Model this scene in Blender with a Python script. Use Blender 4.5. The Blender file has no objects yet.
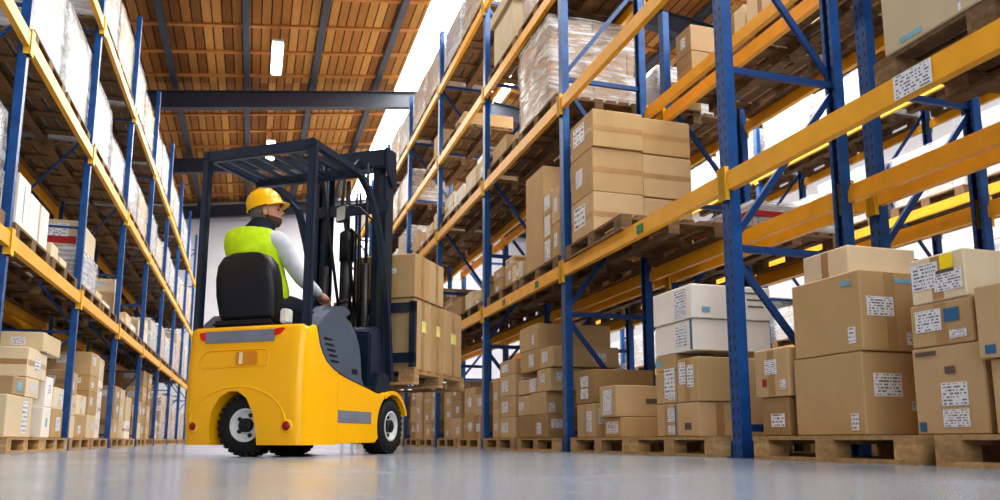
import bpy, bmesh, math, random
from mathutils import Vector, Matrix, Euler
R = math.radians
sc = bpy.context.scene
COL = sc.collection
rnd = random.Random(7)

# ------------------------------------------------------------------ materials
def srgb(r, g, b):
    def f(c):
        c /= 255.0
        return c / 12.92 if c <= .04045 else ((c + .055) / 1.055) ** 2.4
    return (f(r), f(g), f(b), 1.0)

class NT:
    def __init__(self, name):
        self.m = bpy.data.materials.new(name); self.m.use_nodes = True
        self.t = self.m.node_tree; self.n = self.t.nodes; self.l = self.t.links
        self.b = self.n['Principled BSDF']; self.out = self.n['Material Output']
    def add(self, typ, **kw):
        n = self.n.new(typ)
        for k, v in kw.items(): setattr(n, k, v)
        return n
    def link(self, a, b): self.l.new(a, b)
    def math(self, op, a, b=None, clamp=False):
        n = self.add('ShaderNodeMath', operation=op, use_clamp=clamp)
        for i, v in enumerate((a, b)):
            if v is None: continue
            if isinstance(v, (int, float)): n.inputs[i].default_value = v
            else: self.link(v, n.inputs[i])
        return n.outputs[0]
    def coord(self, kind='Object', scale=(1, 1, 1), loc=None):
        c = self.add('ShaderNodeTexCoord'); mp = self.add('ShaderNodeMapping')
        self.link(c.outputs[kind], mp.inputs[0]); mp.inputs['Scale'].default_value = scale
        return mp.outputs[0]
    def noise(self, vec, scale=5, detail=4, rough=.55):
        n = self.add('ShaderNodeTexNoise'); n.inputs['Scale'].default_value = scale
        n.inputs['Detail'].default_value = detail; n.inputs['Roughness'].default_value = rough
        self.link(vec, n.inputs['Vector']); return n.outputs['Fac']
    def ramp(self, fac, stops):
        r = self.add('ShaderNodeValToRGB'); e = r.color_ramp.elements
        while len(e) < len(stops): e.new(.5)
        for el, (p, c) in zip(e, stops): el.position = p; el.color = c
        self.link(fac, r.inputs[0]); return r.outputs[0]
    def mix(self, fac, a, b, blend='MIX'):
        n = self.add('ShaderNodeMix', data_type='RGBA', blend_type=blend)
        for s, v in ((n.inputs[0], fac), (n.inputs[6], a), (n.inputs[7], b)):
            if isinstance(v, (int, float)): s.default_value = v
            elif isinstance(v, tuple): s.default_value = v
            else: self.link(v, s)
        return n.outputs[2]
    def base(self, v):
        if isinstance(v, tuple): self.b.inputs['Base Color'].default_value = v
        else: self.link(v, self.b.inputs['Base Color'])
    def set(self, rough=.5, metal=0, spec=None):
        self.b.inputs['Roughness'].default_value = rough; self.b.inputs['Metallic'].default_value = metal
        if spec is not None: self.b.inputs['Specular IOR Level'].default_value = spec
    def bump(self, h, strength=.2, dist=.01):
        n = self.add('ShaderNodeBump'); n.inputs['Strength'].default_value = strength
        n.inputs['Distance'].default_value = dist; self.link(h, n.inputs['Height'])
        self.link(n.outputs[0], self.b.inputs['Normal'])

def plain(name, c, rough=.5, metal=0, var=.08, scale=6, spec=None):
    t = NT(name); v = t.coord('Object'); n = t.noise(v, scale, 3)
    d = tuple(max(0, x * (1 - var * 2)) for x in c[:3]) + (1,); u = tuple(min(1, x * (1 + var)) for x in c[:3]) + (1,)
    t.base(t.ramp(n, [(.3, d), (.7, u)])); t.set(rough, metal, spec); return t.m

def card(name, c, var=.10):
    t = NT(name); v = t.coord('Object'); oi = t.add('ShaderNodeObjectInfo')
    n = t.noise(v, 3.0, 4)
    col = t.ramp(n, [(.3, tuple(x * .93 for x in c[:3]) + (1,)), (.7, tuple(min(1, x * 1.05) for x in c[:3]) + (1,))])
    hs = t.add('ShaderNodeHueSaturation')
    val = t.math('ADD', t.math('MULTIPLY', oi.outputs['Random'], var * 2), 1 - var)
    t.link(val, hs.inputs['Value'])
    t.link(t.math('ADD', t.math('MULTIPLY', oi.outputs['Random'], -.2), 1.1), hs.inputs['Saturation'])
    t.link(col, hs.inputs['Color']); t.base(hs.outputs[0]); t.set(.72, 0, .25)
    t.bump(t.noise(t.coord('Object', (1, 1, 8)), 14, 2), .12, .004)
    return t.m

def wood(name, c1, c2, scale=(2, 2, 2), rough=.75):
    t = NT(name); v = t.coord('Object', scale); n = t.noise(v, 5, 5, .65)
    oi = t.add('ShaderNodeObjectInfo'); hs = t.add('ShaderNodeHueSaturation')
    t.link(t.math('ADD', t.math('MULTIPLY', oi.outputs['Random'], .35), .8), hs.inputs['Value'])
    t.link(t.ramp(n, [(.25, c1), (.75, c2)]), hs.inputs['Color'])
    t.base(hs.outputs[0]); t.set(rough, 0, .25); return t.m

M = {}
M['blue'] = None
def rack_blue():
    t = NT('rack blue paint'); v = t.coord('Object'); s = t.add('ShaderNodeSeparateXYZ'); t.link(v, s.inputs[0])
    z = t.math('MODULO', t.math('ADD', s.outputs[2], 50.0), .075)
    slot = t.math('LESS_THAN', t.math('ABSOLUTE', t.math('SUBTRACT', z, .037)), .017)
    yy = t.math('ABSOLUTE', s.outputs[1])
    inb = t.math('LESS_THAN', t.math('ABSOLUTE', t.math('SUBTRACT', yy, .026)), .007)
    geo = t.add('ShaderNodeNewGeometry')
    nv = t.add('ShaderNodeVectorTransform'); nv.vector_type = 'NORMAL'; nv.convert_from = 'WORLD'; nv.convert_to = 'OBJECT'
    t.link(geo.outputs['Normal'], nv.inputs[0]); ns = t.add('ShaderNodeSeparateXYZ'); t.link(nv.outputs[0], ns.inputs[0])
    facing = t.math('GREATER_THAN', t.math('ABSOLUTE', ns.outputs[0]), .7)
    mask = t.math('MULTIPLY', t.math('MULTIPLY', slot, inb), facing)
    n = t.noise(v, 9, 4)
    col = t.ramp(n, [(.3, srgb(14, 66, 124)), (.7, srgb(24, 88, 156))])
    t.base(t.mix(mask, col, (.004, .008, .02, 1))); t.set(.38, 0, .5); return t.m
M['blue'] = rack_blue()
M['brace'] = plain('rack brace blue', srgb(18, 66, 124), .4)
M['yellow'] = plain('rack beam yellow', srgb(234, 170, 34), .42, 0, .05)
M['amber_end'] = plain('beam connector yellow', srgb(238, 186, 40), .45, 0, .06)
M['card'] = card('brown cardboard', srgb(190, 161, 120))
M['card_dark'] = card('dark brown cardboard', srgb(164, 136, 99))
M['card_pale'] = card('pale cardboard', srgb(216, 198, 166))
M['card_white'] = card('white cardboard', srgb(236, 230, 220), .04)
M['card_beige'] = card('beige cardboard', srgb(200, 186, 158), .05)
M['tape'] = plain('packing tape', srgb(176, 140, 98), .3, 0, .06)
M['pallet'] = wood('pallet wood', srgb(150, 118, 80), srgb(206, 172, 126), (1.2, 5, 5))
M['pallet_shaded'] = wood('shaded pallet wood', srgb(92, 72, 52), srgb(146, 118, 88), (1.2, 5, 5))  # raised pallets: shade of their undersides put into the wood colour
M['steel'] = plain('blue grey steel', srgb(40, 48, 60), .45, .2)
M['roofsteel'] = plain('dark roof steel', srgb(62, 66, 78), .5, .1)
M['purlin'] = plain('grey purlin steel', srgb(70, 76, 88), .5, .1)
M['black'] = plain('black plastic', srgb(22, 23, 26), .45)
M['rubber'] = plain('tyre rubber', srgb(30, 30, 33), .8, 0, .15, 20)
M['rim'] = plain('white wheel rim', srgb(222, 226, 226), .35)
M['mirror'] = plain('mirror glass', srgb(226, 228, 226), .12, .3, .02)
M['chrome'] = plain('chrome rod', srgb(190, 190, 190), .18, .9)
M['truck_yellow'] = plain('forklift yellow paint', srgb(255, 189, 14), .24, 0, .02, 2)
M['truck_grey'] = plain('forklift grey plastic', srgb(84, 94, 110), .5, 0, .05)
M['guard'] = plain('guard dark blue grey', srgb(42, 55, 74), .3, .3)
M['grey_strip'] = plain('grey reflective strip', srgb(128, 132, 146), .4)
M['red'] = plain('red lamp', srgb(214, 30, 24), .25)
M['darkred'] = plain('deep red lamp', srgb(150, 16, 30), .2)
M['amber'] = plain('amber lamp', srgb(216, 142, 30), .2)
M['lens'] = plain('clear lamp lens', srgb(240, 225, 180), .12)
M['leather'] = plain('black seat vinyl', srgb(30, 30, 35), .38)
M['vest'] = plain('hi vis yellow vest', srgb(206, 240, 20), .75, 0, .08, 12)
M['shirt'] = plain('light grey shirt', srgb(206, 210, 216), .85, 0, .06, 14)
M['navy'] = plain('navy cloth', srgb(28, 42, 58), .85, 0, .1, 12)
M['jeans'] = plain('dark trousers', srgb(36, 42, 54), .85)
M['skin'] = plain('skin', srgb(214, 160, 130), .5, 0, .05, 12)
M['beard'] = plain('dark beard', srgb(96, 70, 56), .9, 0, .2, 60)
M['hair'] = plain('grey brown hair', srgb(120, 112, 106), .9, 0, .2, 60)
M['helmet'] = plain('yellow helmet plastic', srgb(255, 192, 18), .25, 0, .03)
M['eye'] = plain('eye', srgb(40, 30, 26), .2)
M['green'] = plain('green sticker', srgb(20, 120, 60), .5)
M['yellowpaper'] = plain('pale yellow paper', srgb(240, 226, 140), .7)
M['bluepaper'] = plain('blue print', srgb(52, 110, 150), .7)
M['bluemark'] = plain('light blue print', srgb(130, 176, 200), .7)
M['yellowpaint'] = plain('bright yellow sticker', srgb(250, 220, 30), .6)
M['redmark'] = plain('red marking', srgb(176, 40, 50), .6)
M['print'] = plain('dark print', srgb(104, 92, 78), .7)
M['white_wall'] = plain('white wall paint', srgb(226, 226, 232), .8, 0, .02)

def floor_mat():
    t = NT('polished concrete'); v = t.coord('Object'); n1 = t.noise(v, .5, 5, .6); n2 = t.noise(v, 14, 6, .7)
    f = t.math('ADD', t.math('MULTIPLY', n1, .7), t.math('MULTIPLY', n2, .3))
    t.base(t.ramp(f, [(.35, srgb(128, 137, 149)), (.65, srgb(152, 161, 173))]))
    t.link(t.ramp(n1, [(.3, (.15,) * 3 + (1,)), (.7, (.25,) * 3 + (1,))]), t.b.inputs['Roughness'])
    t.b.inputs['Specular IOR Level'].default_value = .55
    t.bump(n1, .05, .004); return t.m
M['floor'] = floor_mat()

def roof_mat():
    t = NT('roof planks'); c = t.add('ShaderNodeTexCoord'); s = t.add('ShaderNodeSeparateXYZ'); t.link(c.outputs['Object'], s.inputs[0])
    w = .20
    px = t.math('DIVIDE', s.outputs[0], w); idx = t.math('FLOOR', px); fr = t.math('SUBTRACT', px, idx)
    py = t.math('DIVIDE', s.outputs[1], 5.0); iy = t.math('FLOOR', py)
    cb = t.add('ShaderNodeCombineXYZ'); t.link(idx, cb.inputs[0]); t.link(iy, cb.inputs[1])
    wn = t.add('ShaderNodeTexWhiteNoise', noise_dimensions='2D'); t.link(cb.outputs[0], wn.inputs['Vector'])
    big = t.add('ShaderNodeCombineXYZ')
    t.link(t.math('FLOOR', t.math('DIVIDE', s.outputs[0], 1.62)), big.inputs[0])
    wn2 = t.add('ShaderNodeTexWhiteNoise', noise_dimensions='2D'); t.link(big.outputs[0], wn2.inputs['Vector'])
    v = t.coord('Object', (6, .6, 6)); gr = t.noise(v, 4, 5, .65)
    tone = t.math('ADD', t.math('ADD', t.math('MULTIPLY', wn.outputs[0], .5), t.math('MULTIPLY', gr, .3)), t.math('MULTIPLY', wn2.outputs[0], .2))
    col = t.ramp(tone, [(.15, srgb(104, 66, 36)), (.5, srgb(170, 118, 62)), (.9, srgb(222, 172, 100))])
    gap = t.math('LESS_THAN', fr, .13)
    t.base(t.mix(gap, col, srgb(46, 28, 16))); t.set(.75, 0, .2)
    return t.m
M['roof'] = roof_mat()
M['batten'] = plain('roof batten wood', srgb(196, 134, 72), .75, 0, .1)

def film_mat(name, alpha=.45, tint=(.86, .88, .9, 1)):
    t = NT(name); c = t.add('ShaderNodeTexCoord'); mp = t.add('ShaderNodeMapping'); t.link(c.outputs['Object'], mp.inputs[0])
    mp.inputs['Rotation'].default_value = (R(24), R(20), 0); mp.inputs['Scale'].default_value = (1.4, 1.4, 13)
    n = t.noise(mp.outputs[0], 2.2, 5, .65); n2 = t.noise(t.coord('Object', (1.5, 1.5, 2.5)), 2.5, 3, .5)
    f = t.math('ADD', t.math('MULTIPLY', n, .6), t.math('MULTIPLY', n2, .4))
    t.base(tint); t.set(.2, 0, .8)
    tr = t.add('ShaderNodeBsdfTransparent'); mx = t.add('ShaderNodeMixShader')
    fac = t.ramp(f, [(.40, (max(0, alpha - .25),) * 3 + (1,)), (.5, (alpha,) * 3 + (1,)), (.6, (min(1, alpha + .4),) * 3 + (1,))])
    t.link(fac, mx.inputs[0]); t.link(tr.outputs[0], mx.inputs[1]); t.link(t.b.outputs[0], mx.inputs[2])
    t.link(mx.outputs[0], t.out.inputs[0]); t.bump(n, .35, .02); return t.m
M['film'] = film_mat('stretch film', .30)
M['film_thick'] = film_mat('thick stretch film', .5, (.60, .62, .66, 1))

def block_mat(name, c, cs=(.4, .4, .36)):
    t = NT(name); oi = t.add('ShaderNodeObjectInfo'); s = t.add('ShaderNodeSeparateXYZ'); c0 = t.add('ShaderNodeTexCoord'); t.link(c0.outputs['Object'], s.inputs[0])
    g = None; ids = t.add('ShaderNodeCombineXYZ')
    for k in range(3):
        d = t.math('DIVIDE', s.outputs[k], cs[k]); fl = t.math('FLOOR', d); t.link(fl, ids.inputs[k])
        e = t.math('LESS_THAN', t.math('ABSOLUTE', t.math('SUBTRACT', t.math('SUBTRACT', d, fl), .015)), .028)
        g = e if g is None else t.math('MAXIMUM', g, e)
    wn = t.add('ShaderNodeTexWhiteNoise', noise_dimensions='3D'); t.link(ids.outputs[0], wn.inputs['Vector'])
    col = t.ramp(wn.outputs[0], [(0, tuple(x * .82 for x in c[:3]) + (1,)), (1, tuple(min(1, x * 1.12) for x in c[:3]) + (1,))])
    t.base(t.mix(t.math('MULTIPLY', g, .7), col, tuple(x * .3 for x in c[:3]) + (1,))); t.set(.7, 0, .25); return t.m
M['block_brown'] = block_mat('stacked brown goods', srgb(190, 160, 130))
M['block_white'] = block_mat('stacked white goods', srgb(188, 182, 176))
M['block_grey'] = block_mat('stacked grey goods', srgb(170, 166, 172))

def label_mat(name, rows=7.0, seed=0.0, bar=True):
    t = NT(name); c = t.add('ShaderNodeTexCoord'); s = t.add('ShaderNodeSeparateXYZ'); t.link(c.outputs['UV'], s.inputs[0])
    oi = t.add('ShaderNodeObjectInfo')
    u, v = s.outputs[0], s.outputs[1]
    r = t.math('MULTIPLY', v, rows); fl = t.math('FLOOR', r); fr = t.math('SUBTRACT', r, fl)
    band = t.math('MULTIPLY', t.math('GREATER_THAN', fr, .35), t.math('LESS_THAN', fr, .82))
    cb = t.add('ShaderNodeCombineXYZ'); t.link(t.math('FLOOR', t.math('MULTIPLY', u, 22)), cb.inputs[0]); t.link(fl, cb.inputs[1])
    t.link(t.math('FLOOR', t.math('MULTIPLY', oi.outputs['Random'], 50)), cb.inputs[2])
    wn = t.add('ShaderNodeTexWhiteNoise', noise_dimensions='3D'); t.link(cb.outputs[0], wn.inputs['Vector'])
    ink = t.math('MULTIPLY', band, t.math('GREATER_THAN', wn.outputs[0], .48))
    edge = t.math('MULTIPLY', t.math('MULTIPLY', t.math('GREATER_THAN', u, .06), t.math('LESS_THAN', u, .94)), t.math('MULTIPLY', t.math('GREATER_THAN', v, .05), t.math('LESS_THAN', v, .95)))
    ink = t.math('MULTIPLY', ink, edge)
    t.base(t.mix(t.math('MULTIPLY', ink, .85), srgb(222, 224, 230), srgb(62, 62, 70))); t.set(.5, 0, .3); return t.m
M['label'] = label_mat('printed shipping label')
M['label2'] = label_mat('small printed label', 4.0)

def emit(name, c, s):
    t = NT(name); e = t.add('ShaderNodeEmission'); e.inputs[0].default_value = c; e.inputs[1].default_value = s
    t.link(e.outputs[0], t.out.inputs[0]); return t.m
M['skylight'] = emit('skylight glazing', (1, .98, .95, 1), 13)
M['tube'] = emit('lamp tube', (1, .98, .95, 1), 30)

# ------------------------------------------------------------------ mesh helpers
class MB:
    def __init__(self): self.v = []; self.f = []; self.s = []; self.uv = {}
    def add(self, vs, fs, smooth=False, mat=None):
        o = len(self.v)
        self.v += [tuple(mat @ Vector(p)) if mat else tuple(p) for p in vs]
        self.f += [tuple(i + o for i in f) for f in fs]; self.s += [smooth] * len(fs); return self
    def box(self, a, b, mat=None):
        x0, y0, z0 = a; x1, y1, z1 = b
        vs = [(x0, y0, z0), (x1, y0, z0), (x1, y1, z0), (x0, y1, z0), (x0, y0, z1), (x1, y0, z1), (x1, y1, z1), (x0, y1, z1)]
        return self.add(vs, [(3, 2, 1, 0), (4, 5, 6, 7), (0, 1, 5, 4), (1, 2, 6, 5), (2, 3, 7, 6), (3, 0, 4, 7)], False, mat)
    def bar(self, p, q, w, h, up=(0, 0, 1)):
        p, q = Vector(p), Vector(q); d = (q - p); L = d.length; d.normalize(); up = Vector(up)
        if abs(d.dot(up)) > .99: up = Vector((1, 0, 0))
        s = d.cross(up).normalized(); n = s.cross(d)
        m = Matrix((s, d, n)).transposed().to_4x4(); m.translation = p
        return self.box((-w / 2, 0, -h / 2), (w / 2, L, h / 2), m)
    def prism(self, poly, axis, a, b, mat=None):
        """poly in the two other axes (cyclic order), extruded along axis from a to b"""
        n = len(poly)
        def P(u, v, w):
            return {'x': (w, u, v), 'y': (u, w, v), 'z': (u, v, w)}[axis]
        vs = [P(u, v, a) for u, v in poly] + [P(u, v, b) for u, v in poly]
        fs = [tuple(range(n)), tuple(range(2 * n - 1, n - 1, -1))] + [(i, i + n, (i + 1) % n + n, (i + 1) % n) for i in range(n)]
        return self.add(vs, fs, False, mat)
    def tube(self, pts, r, seg=8, caps=True):
        pts = [Vector(p) for p in pts]; rs = r if isinstance(r, (list, tuple)) else [r] * len(pts)
        vs = []; up = Vector((0, 0, 1)); prev = None
        for i, p in enumerate(pts):
            d = (pts[min(i + 1, len(pts) - 1)] - pts[max(i - 1, 0)]).normalized()
            if prev is None:
                s = d.cross(up if abs(d.dot(up)) < .95 else Vector((1, 0, 0))).normalized()
            else: s = (prev - d * prev.dot(d)).normalized()
            prev = s; n = d.cross(s)
            for k in range(seg):
                a = 2 * math.pi * k / seg; vs.append(p + (s * math.cos(a) + n * math.sin(a)) * rs[i])
        fs = [(i * seg + k, i * seg + (k + 1) % seg, (i + 1) * seg + (k + 1) % seg, (i + 1) * seg + k) for i in range(len(pts) - 1) for k in range(seg)]
        if caps: fs += [tuple(range(seg - 1, -1, -1)), tuple((len(pts) - 1) * seg + k for k in range(seg))]
        return self.add(vs, fs, True)
    def lathe(self, prof, seg=32, mat=None, smooth=True):
        """prof [(r, z)] about local z"""
        vs = []; fs = []; n = len(prof)
        for k in range(seg):
            a = 2 * math.pi * k / seg
            vs += [(r * math.cos(a), r * math.sin(a), z) for r, z in prof]
        for k in range(seg):
            j = (k + 1) % seg
            fs += [(k * n + i, j * n + i, j * n + i + 1, k * n + i + 1) for i in range(n - 1)]
        return self.add(vs, fs, smooth, mat)
    def ball(self, c, r, seg=16, rings=10, rot=None):
        rx, ry, rz = r if isinstance(r, (tuple, list)) else (r, r, r)
        vs = [(0, 0, rz)]; 
        for i in range(1, rings):
            t = math.pi * i / rings
            vs += [(rx * math.sin(t) * math.cos(2 * math.pi * k / seg), ry * math.sin(t) * math.sin(2 * math.pi * k / seg), rz * math.cos(t)) for k in range(seg)]
        vs.append((0, 0, -rz)); L = len(vs) - 1
        fs = [(0, 1 + k, 1 + (k + 1) % seg) for k in range(seg)]
        for i in range(rings - 2):
            fs += [(1 + i * seg + k, 1 + (i + 1) * seg + k, 1 + (i + 1) * seg + (k + 1) % seg, 1 + i * seg + (k + 1) % seg) for k in range(seg)]
        o = 1 + (rings - 2) * seg
        fs += [(o + k, L, o + (k + 1) % seg) for k in range(seg)]
        m = Matrix.Translation(c) @ (rot.to_4x4() if rot else Matrix())
        return self.add(vs, fs, True, m)
    def mesh(self, name, fix=True):
        me = bpy.data.meshes.new(name); me.from_pydata(self.v, [], self.f)
        me.polygons.foreach_set('use_smooth', self.s)
        if fix:
            bm = bmesh.new(); bm.from_mesh(me); bmesh.ops.recalc_face_normals(bm, faces=bm.faces); bm.to_mesh(me); bm.free()
        return me
    def build(self, name, mat, parent=None, bevel=0, loc=None, smooth_angle=None):
        me = self.mesh(name)
        if bevel:
            bm = bmesh.new(); bm.from_mesh(me)
            es = [e for e in bm.edges if len(e.link_faces) == 2 and e.calc_face_angle(0) > .6]
            bmesh.ops.bevel(bm, geom=es, offset=bevel, segments=2, affect='EDGES', clamp_overlap=True)
            bm.to_mesh(me); bm.free()
        return link(name, me, mat, parent, loc)

def link(name, me, mat, parent=None, loc=None, rotz=0):
    o = bpy.data.objects.new(name, me)
    COL.objects.link(o)
    if me is not None and mat is not None and len(me.materials) == 0: me.materials.append(M[mat] if isinstance(mat, str) else mat)
    if parent: o.parent = parent
    if loc is not None: o.location = loc
    if rotz: o.rotation_euler = (0, 0, rotz)
    return o
def tag(o, label, cat, group=None, kind=None):
    o['label'] = label; o['category'] = cat
    if group: o['group'] = group
    if kind: o['kind'] = kind
    return o
def thing(name, label, cat, loc=(0, 0, 0), rotz=0, group=None):
    o = link(name, None, None, None, loc, rotz); o.empty_display_size = .1
    return tag(o, label, cat, group)
def struct(o):
    o['kind'] = 'structure'; return o

# ------------------------------------------------------------------ setting
def S(name, mb, mat): return struct(mb.build(name, mat))
S('floor', MB().box((-7, -6, -.1), (16, 32, 0)), 'floor')
YE = 30.6
S('wall_far', MB().box((-7, YE, 0), (16, YE + .2, 10)), 'white_wall')
S('wall_left', MB().box((-7.2, -2, 0), (-7, YE, 9)), 'white_wall')
S('wall_right', MB().box((14, -2, 0), (14.2, YE, 10)), 'white_wall')
# sloping roof: height of the underside of the planks over x
RS = .13
def roofz(x): return 8.74 + RS * (x + 2.34) if x < 4.9 else 8.74 + RS * (4.9 + 2.34) - RS * (x - 4.9)
def slab(x0, x1, y0, y1, t=.08, dz=0):
    a, b = roofz(x0) + dz, roofz(x1) + dz
    return MB().add([(x0, y0, a), (x1, y0, b), (x1, y1, b), (x0, y1, a), (x0, y0, a + t), (x1, y0, b + t), (x1, y1, b + t), (x0, y1, a + t)],
                    [(3, 2, 1, 0), (4, 5, 6, 7), (0, 1, 5, 4), (1, 2, 6, 5), (2, 3, 7, 6), (3, 0, 4, 7)])
S('ceiling', slab(-7, 3.3, -2, YE), 'roof')
S('ceiling.001', slab(6.3, 14, -2, YE), 'roof')
m = slab(3.3, 4.9, -2, YE, .03); m2 = slab(4.9, 6.3, -2, YE, .03); m.add(m2.v, m2.f)
S('window_1', m, 'skylight')
k = 0
for Y in (4, 9, 14, 20, 25, 30.2):
    d = .44
    mb = MB()
    for x0, x1 in ((-7, 4.9), (4.9, 14)):
        a, b = roofz(x0) - .24, roofz(x1) - .24
        for (u, v, w) in ((0, .02, .10), (d - .02, d, .10), (.02, d - .02, .012)):
            mb.add([(x0, Y - w, a - v), (x1, Y - w, b - v), (x1, Y + w, b - v), (x0, Y + w, a - v), (x0, Y - w, a - u), (x1, Y - w, b - u), (x1, Y + w, b - u), (x0, Y + w, a - u)],
                   [(3, 2, 1, 0), (4, 5, 6, 7), (0, 1, 5, 4), (1, 2, 6, 5), (2, 3, 7, 6), (3, 0, 4, 7)])
    k += 1; S('beam_%d' % k, mb, 'roofsteel')
k = 0
for x in (-5.4, -3.8, -2.16, -.50, 1.10, 2.72, 7.2, 8.8, 10.4, 12):
    k += 1; z = roofz(x)
    S('trim_%d' % k, MB().box((x - .07, -2, z - .15), (x + .07, YE, z - .03)), 'purlin')
y = -.5
while y < 30:
    for x0, x1 in ((-7, 3.28), (6.3, 14)):
        k += 1; a, b = roofz(x0), roofz(x1)
        mb = MB(); h = .045
        mb.add([(x0, y - .05, a - h), (x1, y - .05, b - h), (x1, y + .05, b - h), (x0, y + .05, a - h), (x0, y - .05, a + .01), (x1, y - .05, b + .01), (x1, y + .05, b + .01), (x0, y + .05, a + .01)],
               [(3, 2, 1, 0), (4, 5, 6, 7), (0, 1, 5, 4), (1, 2, 6, 5), (2, 3, 7, 6), (3, 0, 4, 7)])
        S('trim_%d' % k, mb, 'batten')
    y += 1.25
# hanging strip lamps
def strip_lamp(x, y, label):
    z = roofz(x) - .62
    t = thing('strip_lamp', label, 'lamp', (x, y, z), 0, 'strip lamps under the roof')
    MB().box((-.115, -.78, .05), (.115, .78, .11)).build('housing', 'rim', t, .01)
    MB().box((-.11, -.76, 0), (.11, .76, .05)).build('diffuser', 'tube', t, .02)
    for yy in (-.5, .5): MB().tube([(0, yy, .11), (0, yy, .60)], .006, 6).build('hanger', 'roofsteel', t)
strip_lamp(.17, 17.4, 'long glowing strip lamp hanging under the wooden roof before the first dark beam')
strip_lamp(.17, 23.4, 'glowing strip lamp further back, seen just above the forklift overhead guard')

# ------------------------------------------------------------------ pallet racks
def rack(label, xf, sgn, depth, frames, levels, top, nlev=None, detail=True, pw=.05, bw=1.0):
    """xf: x of the beam front face on the aisle, sgn: +1 rack extends towards +x"""
    root = thing('pallet_rack', label, 'pallet rack', (xf, frames[0], 0), 0, 'pallet racks along the aisles')
    xs = (sgn * .05, sgn * (depth - .05))
    pm = MB()
    # hollow post: C profile with lips, open towards the frame
    pm.box((-.035, -pw, 0), (-.031, pw, top)); pm.box((-.035, -pw, 0), (.035, -pw + .004, top)); pm.box((-.035, pw - .004, 0), (.035, pw, top))
    pm.box((.031, -pw, 0), (.035, -.02, top)); pm.box((.031, .02, 0), (.035, pw, top))
    pme = pm.mesh('post_mesh'); pme.materials.append(M['blue'])
    bpm = MB().box((-.07, -.065, 0), (.07, .065, .008)).box((-.04, -.055, .008), (.04, -.05, .1)).box((-.04, .05, .008), (.04, .055, .1)).mesh('foot_mesh'); bpm.materials.append(M['brace'])
    # braces in the frame plane
    a, b = xs
    hz = [z for z in (.18, 1.3, 2.5, 3.7, 4.9, 6.1) if z < top - .2]
    bms = []
    for z in hz: bms.append(MB().bar((a, 0, z), (b, 0, z), .03 * bw, .045 * bw))
    zz = [(1.27, 0, .22, 1), (1.34, 0, 2.46, 1), (2.54, 1, 3.66, 0), (3.74, 0, 4.86, 1), (4.94, 1, 6.06, 0)]
    for z0, s0, z1, s1 in zz:
        if max(z0, z1) < top: bms.append(MB().bar((xs[s0], .022, z0), (xs[s1], .022, z1), .028 * bw, .042 * bw))
    bms = [x.mesh('brace_mesh') for x in bms]
    for x in bms: x.materials.append(M['brace'])
    for fy in frames:
        y = fy - frames[0]
        for i, x in enumerate(xs):
            p = link('post', pme, None, root, (x, y, .0))
            if (sgn > 0) == (i == 1): p.rotation_euler = (0, 0, math.pi)
            if detail: link('foot_plate', bpm, None, p, (0, 0, 0))
        for me in bms: link('brace', me, None, root, (0, y, 0))
    L = frames[1] - frames[0] - .1
    bm_ = MB().prism([(0, 0), (.05, 0), (.05, .085), (.035, .085), (.035, .12), (0, .12)], 'y', 0, L).mesh('beam_mesh'); bm_.materials.append(M['yellow'])
    cm = MB().box((-.008, -.035, -.06), (.004, .045, .16)).box((-.008, .041, -.06), (.05, .045, .16)).mesh('connector_mesh'); cm.materials.append(M['amber_end'])
    for i in range(len(frames) - 1):
        lv = levels if nlev is None else levels[:nlev(i)]
        for z in lv:
            for s in (0, 1):
                o = link('beam', bm_, None, root)
                y0 = frames[i] - frames[0] + .05
                if (sgn > 0) == (s == 0): o.location = (xs[s] - .055 if sgn > 0 else xs[s] - .055, y0, z)
                else: o.location = (xs[s] + .055, y0 + L, z); o.rotation_euler = (0, 0, math.pi)
                c1 = link('connector', cm, None, o, (-.001, -.05 + .0, 0))
                c2 = link('connector', cm, None, o, (-.001, L + .05, 0)); c2.scale = (1, -1, 1)
    return root
FR = [1.46 + 2.8 * i for i in range(10)]
FL = [1.5 + 2.8 * i for i in range(10)]
LA = [1.66, 3.36, 4.66, 5.94]
LL = [1.62, 3.32, 4.93]
XA, XB, XC, XL, XLB = 2.8, 3.95, 8.3, -1.9, -3.1
rack_a = rack('blue and yellow pallet rack along the aisle that the forklift is turning towards', XA, 1, .96, FR, LA, 7.1, lambda i: 2 if i < 2 else 4)
rack_b = rack('blue and yellow pallet rack standing back to back behind the rack the forklift faces', XB, 1, 1.0, FR[:6], LA[:2], 4.6)
rack_c = rack('distant pallet rack with white loads across the next aisle, before the bright wall', XC, 1, 1.0, [0.4 + 2.8 * i for i in range(8)], [1.5, 3.0, 4.6], 5.6, None, False)
rack_l = rack('blue and yellow pallet rack along the aisle behind the driver, full of wrapped loads', XL, -1, .96, FL, LL, 6.6, pw=.038, bw=.6)
rack_m = rack('pallet rack in the shade back to back behind the rack of wrapped loads', XLB, -1, .96, FL[1:], LL, 6.2, None, False, .038, .6)
# stickers on the front beams
def sticker(parent, y, z, w, h, mat, name='beam_sticker', x=None):
    MB().box((-.007 if x is None else x, y - frames0(parent) - w / 2, z), (-.0055 if x is None else x + .0015, y - frames0(parent) + w / 2, z + h)).build(name, mat, parent)
def frames0(p): return p.location.y
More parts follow.
